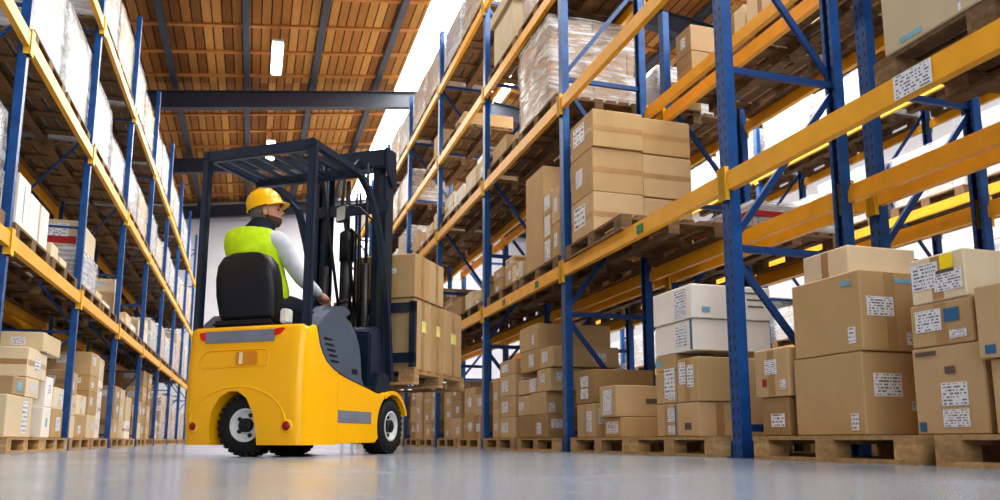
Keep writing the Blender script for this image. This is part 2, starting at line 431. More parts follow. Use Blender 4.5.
# ------------------------------------------------------------------ pallets
def pallet_meshes(L, W):   # L along y, W along x
    top = MB(); n = 7
    for i in range(n):
        w = .10; x = -W / 2 + (W - w) * i / (n - 1); top.box((x, -L / 2, .108), (x + w, L / 2, .13))
    for y in (-L / 2, -.07, L / 2 - .14): top.box((-W / 2, y, .088), (W / 2, y + .14, .108))
    blk = MB().box((-.05, -.07, .02), (.05, .07, .088))
    skid = MB()
    for x in (-W / 2, -.05, W / 2 - .10): skid.box((x, -L / 2, 0), (x + .10, L / 2, .02))
    ms = [top.mesh('deck'), blk.mesh('block'), MB().box((-.05, -L / 2, 0), (.05, L / 2, .02)).mesh('runner')]
    whole = MB(); whole.v = list(top.v); whole.f = list(top.f); whole.s = list(top.s)
    for x in (-W / 2 + .05, 0, W / 2 - .05):
        for y in (-L / 2 + .07, 0, L / 2 - .07): whole.box((x - .05, y - .07, .02), (x + .05, y + .07, .088))
    whole.add(skid.v, skid.f)
    ms.append(whole.mesh('pallet'))
    for m_ in ms: m_.materials.append(M['pallet'])
    return ms
PM = {}
PH = .13
def pallet(x, y, z, label, parts=True, L=1.2, W=.96, rotz=0, group='wooden pallets in the racks'):
    key = (L, W)
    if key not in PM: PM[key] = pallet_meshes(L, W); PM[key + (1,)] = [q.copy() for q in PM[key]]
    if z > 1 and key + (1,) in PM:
        for q in PM[key + (1,)]: q.materials.clear(); q.materials.append(M['pallet_shaded'])
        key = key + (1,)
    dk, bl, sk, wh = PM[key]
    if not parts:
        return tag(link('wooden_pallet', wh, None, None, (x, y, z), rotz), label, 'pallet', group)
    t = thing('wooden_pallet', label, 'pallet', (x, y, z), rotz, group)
    link('deck', dk, None, t)
    for a in (-W / 2 + .05, 0, W / 2 - .05):
        link('runner', sk, None, t, (a, 0, 0))
        for b in (-L / 2 + .07, 0, L / 2 - .07): link('block', bl, None, t, (a, b, 0))
    return t

# ------------------------------------------------------------------ cartons
CM = {}
def carton_mesh(w, d, h):
    key = (round(w, 3), round(d, 3), round(h, 3))
    if key not in CM:
        mb = MB().box((-w / 2, -d / 2, 0), (w / 2, d / 2, h)); me = mb.mesh('carton')
        bm = bmesh.new(); bm.from_mesh(me)
        bmesh.ops.bevel(bm, geom=list(bm.edges), offset=.006, segments=1, affect='EDGES')
        bm.to_mesh(me); bm.free(); CM[key] = me
    return CM[key]
def plate(axis, s, c0, u0, u1, z0, z1, t=.0012):
    """thin sheet on a face: axis x/y, s the outward sign, c0 the face coordinate; with UVs"""
    a, b = (c0, c0 + s * t)
    if axis == 'x': P = lambda u, z, c: (c, u, z)
    else: P = lambda u, z, c: (u, c, z)
    vs = [P(u0, z0, b), P(u1, z0, b), P(u1, z1, b), P(u0, z1, b), P(u0, z0, a), P(u1, z0, a), P(u1, z1, a), P(u0, z1, a)]
    me = bpy.data.meshes.new('sheet'); me.from_pydata(vs, [], [(0, 1, 2, 3), (4, 5, 1, 0), (5, 6, 2, 1), (6, 7, 3, 2), (7, 4, 0, 3)])
    bm = bmesh.new(); bm.from_mesh(me)
    uvl = bm.loops.layers.uv.new('UVMap')
    for f in bm.faces:
        for lp in f.loops:
            i = lp.vert.index % 4; lp[uvl].uv = ((0, 0), (1, 0), (1, 1), (0, 1))[i]
    bm.normal_update()
    f0 = bm.faces[:][0]; want = s
    nrm = f0.normal.x if axis == 'x' else f0.normal.y
    if nrm * s < 0: bmesh.ops.reverse_faces(bm, faces=bm.faces[:])
    bm.to_mesh(me); bm.free(); return me
PLC = {}
def plate_c(*a):
    k_ = tuple(round(x, 3) if isinstance(x, float) else x for x in a)
    if k_ not in PLC: PLC[k_] = plate(*a)
    return PLC[k_]
MSH = {}
def withmat(me, mat):
    k_ = (me.name, mat)
    if k_ not in MSH:
        m_ = me.copy(); m_.materials.clear(); m_.materials.append(M[mat]); MSH[k_] = m_
    return MSH[k_]
ncart = [0]
def carton(x0, x1, y0, y1, z0, h, label, mat='card', tape='', stk=(), group=None, rotz=0, name='carton', cat='carton', fs=-1):
    """axis-aligned box; tape: string of 'f' (aisle face) 'n' (near face) 't'; stk: (face, u, v, w, h, mat) stickers with u, v, w, h as shares of the face; fs: sign of aisle face normal in x"""
    w, d = abs(x1 - x0) - .004, abs(y1 - y0) - .004; cx, cy = (x0 + x1) / 2, (y0 + y1) / 2
    o = link(name, withmat(carton_mesh(w, d, h - .002), mat), None, None, (cx, cy, z0), rotz)
    tag(o, label, cat, group); ncart[0] += 1
    h = h - .002
    if 'f' in tape:
        link('tape', withmat(plate_c('x', fs, fs * w / 2, -.03, .03, h * .0 + .008, h - .008), 'tape'), None, o)
    if 'h' in tape:
        link('tape', withmat(plate_c('y', -1, -d / 2, -w / 2 + .008, w / 2 - .008, h * .5 - .025, h * .5 + .025), 'tape'), None, o)
        link('tape', withmat(plate_c('x', fs, fs * w / 2, -d / 2 + .008, d / 2 - .008, h * .5 - .025, h * .5 + .025), 'tape'), None, o)
    if 'n' in tape:
        link('tape', withmat(plate_c('y', -1, -d / 2, -.03, .03, .008, h - .008), 'tape'), None, o)
    for ix, (fc, u, v, sw, sh, mt) in enumerate(stk):
        lo = .0012 + .0007 * ix
        if fc == 'f':
            # u runs from the far end (0) to the near end (1) of the aisle face
            c = d / 2 - u * d; hw = sw * d / 2
            me = plate_c('x', fs, fs * (w / 2 + lo), c - hw, c + hw, (v - sh / 2) * h, (v + sh / 2) * h, .0015)
        else:
            c = fs * (-1) * (-w / 2 + u * w); hw = sw * w / 2   # u from the aisle side inwards
            me = plate_c('y', -1, -d / 2 - lo, c - hw, c + hw, (v - sh / 2) * h, (v + sh / 2) * h, .0015)
        nm = 'shipping_label' if mt.startswith('label') else ('sticker' if 'paper' in mt or 'paint' in mt else 'printed_mark')
        link(nm, withmat(me, mt), None, o)
    return o
# ------------------------------------------------------------------ beam stickers
link('location_label', withmat(plate_c('x', -1, -.0085, 2.60 - FR[0], 2.82 - FR[0], 1.662, 1.778, .0015), 'label'), None, rack_a)
for yy in (8.9, 5.4, 7.75): link('location_sticker', withmat(plate_c('x', -1, -.0085, yy - FR[0] - .05, yy - FR[0] + .05, 1.68, 1.75, .0015), 'green'), None, rack_a)
ORD = ['first', 'second', 'third', 'fourth', 'fifth', 'sixth', 'seventh', 'eighth', 'ninth']

def wrapped(x0, x1, y0, y1, z0, h, label, goods='block_brown', film='film', group='stretch-wrapped loads', bulge=.02):
    cx, cy = (x0 + x1) / 2, (y0 + y1) / 2; w, d = abs(x1 - x0), abs(y1 - y0)
    t = thing('wrapped_load', label, 'wrapped load', (cx, cy, z0), 0, group)
    mb = MB().box((-w / 2, -d / 2, 0), (w / 2, d / 2, h)); o = mb.build('stacked_goods', goods, t, .01)
    # a film shell with slight waviness
    n = 8; r2 = random.Random(int(abs(cx * 977 + cy * 131 + z0 * 17)))
    ring = []
    for i in range(n + 1): ring.append((-w / 2 + w * i / n, -d / 2))
    for i in range(1, n + 1): ring.append((w / 2, -d / 2 + d * i / n))
    for i in range(1, n + 1): ring.append((w / 2 - w * i / n, d / 2))
    for i in range(1, n): ring.append((-w / 2, d / 2 - d * i / n))
    vs = []; fs = []; m_ = len(ring); rows = 7
    for j in range(rows):
        zz = .002 + (h + .02) * j / (rows - 1)
        for (a, b) in ring:
            e = .012 + bulge * r2.random() * (1 if 0 < j < rows - 1 else .3)
            L = math.hypot(a, b); vs.append((a + a / L * e, b + b / L * e, zz))
    for j in range(rows - 1):
        for i in range(m_): fs.append((j * m_ + i, j * m_ + (i + 1) % m_, (j + 1) * m_ + (i + 1) % m_, (j + 1) * m_ + i))
    c = len(vs); vs.append((0, 0, h + .02)); fs += [((rows - 1) * m_ + i, (rows - 1) * m_ + (i + 1) % m_, c) for i in range(m_)]
    MB().add(vs, fs, True).build('film', film, t)
    return t

RACKNAME = {'a': 'rack the forklift faces', 'b': 'inner back-to-back rack', 'c': 'far rack by bright wall', 'l': 'rack behind the driver', 'm': 'shaded outermost rack'}
FACE = {'a': (2.86, 1), 'b': (4.02, 1), 'c': (8.37, 1), 'l': (-1.96, -1), 'm': (-3.16, -1)}
FRM = {'a': FR, 'b': FR, 'c': [0.4 + 2.8 * i for i in range(8)], 'l': FL, 'm': FL}
LEVN = {0: 'floor', 1: 'first beam', 2: 'second beam', 3: 'third beam', 4: 'top beam'}
LEVZ = {'a': [0] + [z + .121 for z in LA], 'b': [0] + [z + .121 for z in LA], 'c': [0, 1.621, 3.121, 4.721], 'l': [0] + [z + .121 for z in LL], 'm': [0] + [z + .121 for z in LL]}
def slot(r, bay, half):
    y0 = FRM[r][bay] + (.13 if half == 0 else 1.43)
    return y0, y0 + 1.24
HALF = ('near', 'far')
def where(r, bay, lev, half): return '%s half, %s, %s bay, %s' % (HALF[half], LEVN[lev], ORD[bay], RACKNAME[r])
def pal(r, bay, lev, half, parts=False, what='pallet'):
    y0, y1 = slot(r, bay, half); xf, s = FACE[r]
    pallet(xf + s * .44, (y0 + y1) / 2, LEVZ[r][lev], 'wooden pallet, ' + where(r, bay, lev, half), parts)
    return LEVZ[r][lev] + PH
def load_wrapped(r, bay, lev, half, h, goods='block_brown', film='film', inset=.04, x_in=.02):
    z = pal(r, bay, lev, half); y0, y1 = slot(r, bay, half); xf, s = FACE[r]
    hue = {'block_brown': 'brown', 'block_white': 'white', 'block_grey': 'grey'}[goods]
    wrapped(xf + s * x_in, xf + s * .92, y0 + inset, y1 - inset, z, h, '%s stretch-wrapped load, ' % hue + where(r, bay, lev, half), goods, film)
def load_cartons(r, bay, lev, half, cols, mats=('card', 'card', 'card_dark'), lab=.7, depth=.88, parts=False):
    """cols: list of lists of carton heights, near column first"""
    z = pal(r, bay, lev, half, parts); y0, y1 = slot(r, bay, half); xf, s = FACE[r]
    n = len(cols); w = (y1 - y0 - .02) / n
    for c, hs in enumerate(cols):
        zz = z; jx = rnd.uniform(.0, .05)
        for i, h in enumerate(hs):
            ya = y0 + .01 + c * w + rnd.uniform(0, .02); yb = ya + w - rnd.uniform(.01, .05); d = depth * rnd.uniform(.9, 1)
            mt = rnd.choice(mats)
            st = []
            if rnd.random() < lab: st.append(('f', rnd.uniform(.35, .7), rnd.uniform(.35, .65), .3, .35, 'label'))
            if rnd.random() < lab: st.append(('n', rnd.uniform(.2, .4), rnd.uniform(.4, .7), .2, .35, 'label'))
            pos = 'bottom' if i == 0 else ('top' if i == len(hs) - 1 else ORD[i])
            hue = {'card': 'brown', 'card_dark': 'dark brown', 'card_pale': 'pale', 'card_white': 'white', 'card_beige': 'beige'}[mt]
            lb = '%s %s carton, stack %s, ' % (pos, hue, ('one', 'two', 'three', 'four')[c]) + where(r, bay, lev, half)
            a_, b_ = (xf + s * (.03 + jx), xf + s * (.03 + jx + d))
            carton(min(a_, b_), max(a_, b_), ya, yb, zz, h, lb, mt, rnd.choice(('f', 'h', 'n', '')), st, 'cartons stacked in the racks', fs=-s)
            zz += h

# ---- rack A floor level, bays seen clearly
G = 'cartons stacked in the racks'
def ca(*a, **k): 
    k.setdefault('group', G); return carton(*a, **k)
p = PH + .001
# bay one (nearest): two pallets
pallet(3.25, 3.43, 0, 'wooden pallet under the two big cartons nearest the thick blue post', True)
pallet(3.25, 2.14, 0, 'wooden pallet under the cartons with the yellow sticker at the picture edge', True)
ca(2.87, 3.22, 3.24, 3.77, p, .415, 'big brown carton, lower of the two beside the thick blue post', stk=(('f', .86, .16, .1, .2, 'label2'), ('n', .42, .6, .5, .28, 'label'), ('n', .92, .35, .2, .12, 'label2')))
ca(2.87, 3.24, 3.22, 3.75, p + .416, .41, 'big brown carton with darkened corner, upper of the two beside thick post', 'card', 'n', (('f', .86, .2, .1, .2, 'label2'), ('n', .32, .55, .45, .24, 'label'), ('n', .85, .16, .25, .16, 'label2'), ('f', .82, .86, .14, .06, 'bluemark'), ('n', .75, .88, .35, .06, 'bluemark')))
ca(2.87, 3.02, 3.83, 4.08, p, .22, 'small brown carton at the foot of the thick blue post', 'card_dark', '', (('f', .6, .4, .5, .35, 'label2'),))
ca(2.86, 3.05, 3.80, 4.12, p + .221, .28, 'brown carton with red mark, resting on the small one by the post', 'card', 'f', (('f', .5, .62, .34, .3, 'label'), ('f', .84, .24, .16, .2, 'label2'), ('f', .3, .3, .12, .16, 'redmark')))
ca(3.28, 3.72, 3.30, 3.95, p, .52, 'brown carton in the back row behind the big cartons by the post, bottom', 'card', '', ())
ca(3.26, 3.50, 3.82, 4.10, p + .521, .34, 'brown carton with label behind the thick post, below the beige carton', 'card', '', (('f', .6, .45, .4, .25, 'label'), ('f', .5, .15, .6, .12, 'print')))
ca(3.25, 3.74, 3.72, 4.12, p + .862, .235, 'large pale carton topping the back row between the blue posts', 'card_pale', 'f', (('n', .2, .12, .2, .08, 'bluemark'),))
ca(3.28, 3.72, 3.28, 3.68, p + .521, .33, 'brown carton hidden in the back row behind the upper big carton', 'card', '', ())
ca(2.87, 3.27, 2.55, 2.96 - .03, p, .385, 'brown carton with two white labels and blue square, bottom of near stack', 'card', '', (('f', .58, .45, .36, .26, 'label'), ('f', .58, .18, .36, .20, 'label'), ('f', .1, .09, .1, .11, 'bluepaper'), ('f', .22, .93, .3, .05, 'print'), ('f', .55, .72, .14, .08, 'print')))
ca(2.87, 3.27, 2.58, 2.92, p + .386, .195, 'low brown carton with blue squares, middle of the near stack', 'card', 'f', (('f', .3, .6, .42, .5, 'label'), ('f', .68, .66, .24, .3, 'bluepaper'), ('f', .76, .22, .26, .18, 'label2')))
ca(2.87, 3.30, 2.60, 2.90, p + .582, .21, 'carton with bright yellow sticker and white labels, top of near stack', 'card_pale', 'f', (('f', .28, .58, .5, .56, 'label'), ('f', .70, .40, .5, .42, 'label'), ('f', .70, .80, .24, .3, 'yellowpaint'), ('f', .66, .60, .32, .07, 'print')))
ca(2.84, 3.3, 2.02, 2.50, p, .30, 'brown carton cut by the picture edge, lower of two', 'card', '', (('f', .15, .3, .12, .08, 'bluemark'),))
ca(2.82, 3.3, 2.05, 2.53, p + .301, .30, 'brown carton with blue square cut by the picture edge, upper of two', 'card', '', (('f', .12, .12, .1, .12, 'bluepaper'),))
ca(3.34, 3.70, 1.62, 2.70, p, .60, 'long brown carton behind the near stack at the picture edge', 'card', '', ())
# bay two
pallet(3.25, 5.02, 0, 'wooden pallet under the white-topped wrapped stack next to thick post', True)
pallet(3.25, 6.22, 0, 'wooden pallet under the low heap of long brown cartons', True)
W = 'of the stack with white cartons on top'
ca(2.87, 3.2, 4.78, 5.07, p, .235, 'brown carton nearest the post, bottom row %s' % W, 'card', 'n', (('f', .5, .3, .3, .2, 'print'),))
ca(2.87, 3.2, 5.075, 5.37, p, .235, 'brown labelled carton, bottom row %s' % W, 'card', 'f', (('f', .75, .66, .36, .4, 'label'), ('f', .75, .2, .36, .26, 'label'), ('f', .96, .5, .06, .9, 'bluepaper')))
ca(2.87, 3.2, 4.77, 5.06, p + .236, .305, 'brown carton with two labels side by side, second row below the white pair by post', 'card', 'f', (('f', .28, .66, .3, .5, 'label'), ('f', .66, .58, .3, .5, 'label')))
ca(2.87, 3.2, 5.07, 5.37, p + .236, .235, 'brown carton with hanging white sheet, second row %s' % W, 'card', '', (('f', .70, .62, .5, .9, 'label'), ('f', .8, .2, .3, .22, 'label2')))
ca(2.87, 3.2, 5.07, 5.37, p + .472, .115, 'flat brown carton, third row %s' % W, 'card', '', (('f', .2, .5, .3, .4, 'bluemark'),))
ca(3.25, 3.65, 4.78, 5.37, p, .54, 'brown carton in the back row %s' % W, 'card', '', ())
ca(2.87, 3.5, 4.82, 5.36, p + .588, .22, 'white carton with blue edge, lower of the white pair by thick post', 'card_white', '', (('f', .72, .5, .3, .7, 'label'), ('f', .97, .5, .05, .96, 'bluepaper')))
ca(2.86, 3.5, 4.80, 5.36, p + .81, .24, 'large white carton with blue print, topmost of stack by thick post', 'card_white', '', (('f', .72, .62, .3, .6, 'label'), ('f', .72, .2, .3, .26, 'label'), ('n', .17, .25, .1, .16, 'bluemark'), ('n', .76, .8, .3, .05, 'print'), ('n', .80, .6, .22, .05, 'print'), ('n', .8, .4, .2, .05, 'print')))
ca(2.87, 3.46, 6.5, 6.93, p + .30, .30, 'long brown carton with two labels, back top of the low heap', 'card_dark', '', (('f', .5, .66, .4, .32, 'label'), ('f', .5, .3, .4, .3, 'label')))
ca(2.87, 3.02, 6.5, 6.90, p, .298, 'brown carton standing under the heap, far end of the low heap', 'card', 'f', (('f', .7, .62, .3, .3, 'label'), ('f', .7, .3, .3, .3, 'label'), ('n', .5, .62, .5, .45, 'label')))
ca(3.04, 3.46, 6.5, 6.92, p, .298, 'brown carton hidden in the back of the low heap', 'card', '', ())
ca(2.84, 3.28, 6.0, 6.33, p + .165, .26, 'long brown carton with label, front top of the low heap', 'card', '', (('f', .5, .68, .5, .4, 'label'), ('f', .5, .28, .5, .4, 'label'), ('n', .75, .5, .25, .16, 'print')))
ca(2.87, 3.30, 5.98, 6.30, p, .163, 'brown carton lying on the pallet, front bottom of the low heap', 'card', '', (('f', .5, .5, .7, .6, 'label'),))
# bay three
pallet(3.25, 7.76, 0, 'wooden pallet under the tall mixed stack in the third bay', True)
pallet(3.25, 9.06, 0, 'wooden pallet under two slim stacks in the third bay', True)
W = 'of the tall mixed stack, third bay'
ca(2.87, 3.40, 8.12, 8.60, p, .238, 'brown carton, bottom far corner %s' % W, 'card_dark', '', ())
ca(2.87, 3.55, 7.66, 8.11, p, .238, 'dark brown carton with label, bottom near corner %s' % W, 'card_dark', '', (('f', .4, .4, .3, .5, 'label'), ('n', .15, .6, .2, .4, 'label')))
ca(2.87, 3.40, 8.22, 8.62, p + .239, .22, 'brown carton, second row far side %s' % W, 'card', '', (('f', .3, .5, .4, .4, 'label2'),))
ca(2.87, 3.55, 7.72, 8.21, p + .239, .23, 'brown carton, second row near side %s' % W, 'card', '', (('n', .1, .3, .1, .4, 'label2'),))
ca(2.87, 3.55, 7.58, 7.98, p + .47, .235, 'brown carton with two labels, third row %s' % W, 'card', '', (('f', .4, .6, .35, .4, 'label'), ('n', .2, .6, .2, .4, 'label')))
ca(2.87, 3.40, 8.0, 8.62, p + .47, .16, 'brown carton with loose white paper hanging, third row, tall mixed stack, third bay', 'card', '', (('f', .8, .55, .3, .9, 'label'),))
ca(2.87, 3.40, 7.92, 8.52, p + .71, .23, 'brown carton, fourth row far side %s' % W, 'card', 'f', (('f', .6, .5, .25, .6, 'label'),))
ca(2.87, 3.60, 7.5, 7.9, p + .71, .21, 'brown carton, fourth row near side %s' % W, 'card', '', (('f', .4, .55, .4, .5, 'label'), ('n', .7, .5, .2, .4, 'label')))
ca(2.87, 3.72, 7.95, 8.56, p + .942, .27, 'widest brown carton, topmost %s' % W, 'card', 'f', (('f', .75, .4, .12, .4, 'label2'),))
hh = [.24, .245, .245, .18]; z = p
for i, h in enumerate(hh):
    ca(2.87, 3.3, 8.72, 9.32, z, h, ('bottom', 'second', 'third', 'topmost')[i] + ' brown carton of the four-high slim stack, third bay', 'card', rnd.choice(('f', '')), (('f', .35, .5, .4, .5, 'label'), ('n', .3, .6, .3, .5, 'label'))); z += h
z = p
for i, h in enumerate((.36, .37)):
    ca(2.87, 3.3, 9.36, 9.62, z, h, ('lower', 'upper')[i] + ' brown carton of the slim two-high stack behind blue post, third bay', 'card', '', (('f', .5, .4, .4, .25, 'label2'),)); z += h
# bays four to nine
load_cartons('a', 3, 0, 0, [[.3, .28], [.34, .36]]); load_cartons('a', 3, 0, 1, [[.3, .26, .2, ], [.24, .24, .24, .16]])
load_cartons('a', 4, 0, 0, [[.3, .3, .3], [.25, .25, .3]]); load_cartons('a', 4, 0, 1, [[.36, .3, .3], [.3, .3, .3]])
load_cartons('a', 5, 0, 0, [[.4, .4], [.36, .3, .2]]); load_cartons('a', 5, 0, 1, [[.4, .4, .2], [.36, .3]])
for b in (6, 7): 
    for hf in (0, 1): load_cartons('a', b, 0, hf, [[.5, .4], [.45, .45]], lab=.4)
for b in (3, 4):
    pass
# rack A first beam level
z = LEVZ['a'][1]
pallet(3.30, 2.36, z, 'wooden pallet above the location label holding the big beige carton', True)
ca(2.81, 3.68, 1.80, 2.88, z + p, .42, 'big beige carton on the first beam, overhanging the thick yellow beam', 'card_beige', '', (('f', .40, .5, .012, .96, 'label2'), ('f', .15, .08, .12, .06, 'bluemark')))
ca(2.80, 3.68, 1.75, 2.85, z + p + .422, .36, 'upper beige carton on the first beam at the picture top corner', 'card_beige', '', ())
pallet(3.25, 6.28, z, 'wooden pallet under the tall plain cartons above the low heap', True)
ys = (6.40, 6.92); zz = z + p
for i, h in enumerate((.42, .42, .36)):
    nm = ('bottom', 'middle', 'top')[i]; e = .0 if i < 2 else -.02
    ca(2.85, 3.36, ys[0] + e, ys[1], zz, h, '%s plain brown carton, aisle column of tall stack above low heap' % nm, 'card', 'h', (('f', .4, .6, .5, .5, 'label2'),) if i != 1 else (('f', .4, .5, .3, .4, 'label'),))
    ca(3.365, 3.88, ys[0] + .02, ys[1], zz, h - .01, '%s plain brown carton, inner column of tall stack above low heap' % nm, 'card', 'h', (('n', .86, .12, .1, .16, 'label2'),) if i == 0 else ())
    zz += h
z1 = z + p
# bay three, first beam
pal('a', 2, 1, 0, True)
ca(2.84, 3.4, 7.2, 7.42, z1, .36, 'brown carton beside the post, near end of third bay first beam', 'card', '', (('f', .5, .5, .4, .4, 'label'),))
ca(2.84, 3.4, 7.44, 7.66, z1, .26, 'bottom carton with white label in slim pile by tall carton, first beam', 'card', '', (('f', .5, .5, .7, .8, 'label'),))
ca(2.84, 3.4, 7.44, 7.66, z1 + .26, .26, 'middle carton with white label in slim pile by tall carton, first beam', 'card', '', (('f', .5, .5, .7, .8, 'label'),))
ca(2.84, 3.4, 7.44, 7.66, z1 + .52, .24, 'top carton with white label in slim pile by tall carton, first beam', 'card', '', (('f', .5, .5, .7, .6, 'label'),))
ca(2.84, 3.5, 7.2, 7.42, z1 + .362, .36, 'brown carton on top beside the post, third bay first beam', 'card', '', (('f', .5, .5, .4, .4, 'label'),))
ca(2.85, 3.5, 7.70, 8.26, z1, 1.10, 'very tall plain brown carton standing on the first beam, third bay', 'card', '', ())
load_cartons('a', 2, 1, 1, [[.24], [.3, .1], [.2, .14]], ('card', 'card_pale', 'card_white'), 1.0, .7)
load_cartons('a', 3, 1, 0, [[.26, .1], [.2], [.3]], ('card', 'card_pale', 'card_white'), 1.0, .7)
load_cartons('a', 3, 1, 1, [[.3], [.2, .2]], ('card_dark',), .4, .8)
load_cartons('a', 4, 1, 0, [[.4, .3], [.4, .2]]); load_cartons('a', 4, 1, 1, [[.3], [.4]])
load_wrapped('a', 5, 1, 0, .8); load_wrapped('a', 5, 1, 1, .7); load_wrapped('a', 6, 1, 0, .9); load_wrapped('a', 6, 1, 1, .9)
# second beam
z2 = pal('a', 2, 2, 0, True)
wrapped(2.84, 3.82, 7.42, 8.40, z2, .97, 'tall silvery stretch-wrapped load hanging over the second beam, third bay', 'block_brown', 'film', 'stretch-wrapped loads', .03)
load_cartons('a', 2, 2, 1, [[.2], [.3]], ('card',), .5, .6)
load_cartons('a', 3, 2, 0, [[.36, .1], [.4]], ('card_white', 'card_white', 'card_pale'), .8)
load_cartons('a', 3, 2, 1, [[.34], [.4]], ('card_white', 'card_pale'), .8)
load_cartons('a', 4, 2, 0, [[.4], [.3]], ('card', 'card_pale'), .8); load_cartons('a', 4, 2, 1, [[.3], [.45]], ('card', 'card_pale'))
load_wrapped('a', 5, 2, 0, .8); load_wrapped('a', 5, 2, 1, .6, 'block_white'); load_wrapped('a', 6, 2, 0, .8); load_wrapped('a', 6, 2, 1, .9)
load_wrapped('a', 7, 2, 0, .8); load_wrapped('a', 7, 2, 1, .8)
# third beam
load_wrapped('a', 2, 3, 0, .95, 'block_brown', 'film')
z3 = pal('a', 2, 3, 1)
lidded = ca(2.86, 3.6, 8.75, 9.55, z3, .62, 'grey brown carton with overhanging lid on the third beam, third bay', 'card_beige', '', ())
MB().box((-.41, -.44, .62), (.41, .44, .78)).build('lid', 'card_beige', lidded, .006)
load_cartons('a', 3, 3, 1, [[.2], [.16]], ('card',), .4); load_cartons('a', 4, 3, 0, [[.5], [.2]], ('card_pale', 'card'), .4)
load_wrapped('a', 5, 3, 0, .7); load_wrapped('a', 5, 3, 1, .7); load_wrapped('a', 6, 3, 0, .8); load_wrapped('a', 6, 3, 1, .8)
# top beam
load_wrapped('a', 3, 4, 0, .85); load_wrapped('a', 3, 4, 1, .75, 'block_grey'); load_wrapped('a', 4, 4, 0, .8); load_wrapped('a', 4, 4, 1, .85)
load_wrapped('a', 5, 4, 0, .8, 'block_white'); load_wrapped('a', 5, 4, 1, .9); load_wrapped('a', 6, 4, 0, .8); load_wrapped('a', 6, 4, 1, .8, 'block_white')
load_wrapped('a', 7, 4, 0, .8); load_wrapped('a', 7, 4, 1, .8)

# ---- rack B
z = LEVZ['b'][2]
for b in (0, 1, 2):
    for hf in (0, 1): pal('b', b, 2, hf)
z2 = z + p
ca(4.04, 4.5, 6.60, 6.90, z2, .66 - .3, 'brown carton below a like one, second beam of the back-to-back rack', 'card_dark', 'h', ())
ca(4.04, 4.5, 6.60, 6.90, z2 + .362, .28, 'brown carton on a like one, second beam of the back-to-back rack', 'card_dark', '', (('f', .5, .5, .3, .4, 'label'),))
wrapped(4.04, 4.7, 7.3, 7.9, z2, .5, 'dark plastic-wrapped load on the second beam of the back-to-back rack', 'block_grey', 'film')
ca(4.04, 4.5, 6.98 + .2, 7.27, z2, .001 + .3, 'small brown carton by the dark wrapped load, back-to-back rack', 'card_dark', '', (('f', .5, .5, .4, .5, 'label'),))
ca(4.04, 4.7, 5.70, 6.06, z2, .36, 'pale carton on the second beam of the back-to-back rack, far one', 'card_pale', 'f', ())
ca(4.04, 4.7, 5.28, 5.66, z2, .44, 'pale carton on the second beam of the back-to-back rack, near one', 'card_pale', 'f', ())
load_wrapped('b', 3, 2, 0, .9); load_wrapped('b', 3, 2, 1, .9, 'block_grey')
load_cartons('b', 2, 1, 0, [[.4], [.4]], lab=.2); load_wrapped('b', 2, 1, 1, .7); load_wrapped('b', 3, 1, 0, .9)
load_wrapped('b', 1, 1, 1, .22, 'block_white', 'film')
bt_ = [o for o in COL.objects if o.name.startswith('wrapped_load')][-1]
MB().box((-.48, -.605, .10), (.48, .605, .15)).build('red_band', 'redmark', bt_)

load_wrapped('b', 3, 0, 0, 1.0); load_wrapped('b', 3, 0, 1, .9); load_wrapped('b', 4, 0, 0, 1.0)
load_cartons('b', 2, 0, 0, [[.4], [.3]]); load_cartons('b', 2, 0, 1, [[.4, .3], [.3, .4]])
load_cartons('b', 0, 0, 0, [[.4, .3], [.5]]); load_cartons('b', 1, 0, 1, [[.5, .2], [.4, .3]]); load_cartons('b', 1, 0, 0, [[.5], [.4]], ('card_pale', 'card')); load_cartons('b', 0, 0, 1, [[.5, .3], [.5, .3]])
# ---- rack C
for b in range(1, 7):
    for lv in (0, 1, 2, 3):
        for hf in (0, 1):
            if lv == 3 and b > 4: continue
            load_wrapped('c', b, lv, hf, rnd.choice((.5, .7, .8)), 'block_white', 'film', .04)

# ---- left rack, floor
GL = 'cartons on the floor of the rack behind the driver'
pallet(-2.38, 8.12, 0, 'wooden pallet on the floor at the picture edge, rack behind the driver', True)
pallet(-2.38, 9.27, 0, 'wooden pallet beside the slim blue post, rack behind the driver', True, L=1.1)
def cl(*a, **k):
    k.setdefault('group', GL); k['fs'] = 1; return carton(*a, **k)
cl(-2.75, -1.95, 7.62, 8.45, p, .36, 'pale carton on the pallet at the picture edge, bottom of the pile', 'card_pale', '', (('f', .3, .5, .2, .8, 'label'),))
cl(-2.75, -1.95, 7.75, 8.15, p + .361, .165, 'brown carton with dark stamped print, second in the edge pile', 'card_dark', '', (('n', .35, .45, .4, .3, 'print'), ('f', .5, .5, .4, .5, 'bluemark')))
cl(-2.75, -1.95, 8.16, 8.62, p + .361, .18, 'pale carton behind the stamped one in the edge pile', 'card_pale', '', (('f', .5, .5, .4, .5, 'label'),))
cl(-2.75, -1.95, 8.15, 8.85, p + .542, .27, 'large pale carton, third in the edge pile under the top one', 'card_pale', 'h', (('f', .5, .5, .3, .5, 'label2'),))
cl(-2.80, -1.93, 8.55, 9.28, p + .813, .185, 'wide pale carton on top of the edge pile', 'card_pale', '', (('n', .25, .5, .14, .45, 'label'),))
cl(-2.72, -1.95, 8.87, 9.2, p, .30, 'white carton standing beside the edge pile, lower', 'card_white', '', (('f', .5, .5, .2, .3, 'bluemark'),))
cl(-2.72, -1.95, 8.90, 9.2, p + .301, .3, 'white carton standing beside the edge pile, upper', 'card_white', '', (('f', .5, .6, .4, .3, 'label2'),))
cl(-2.72, -1.95, 9.25, 9.75, p, .29, 'brown labelled carton beside the slim blue post, lower', 'card', 'n', (('f', .4, .5, .4, .5, 'label'),))
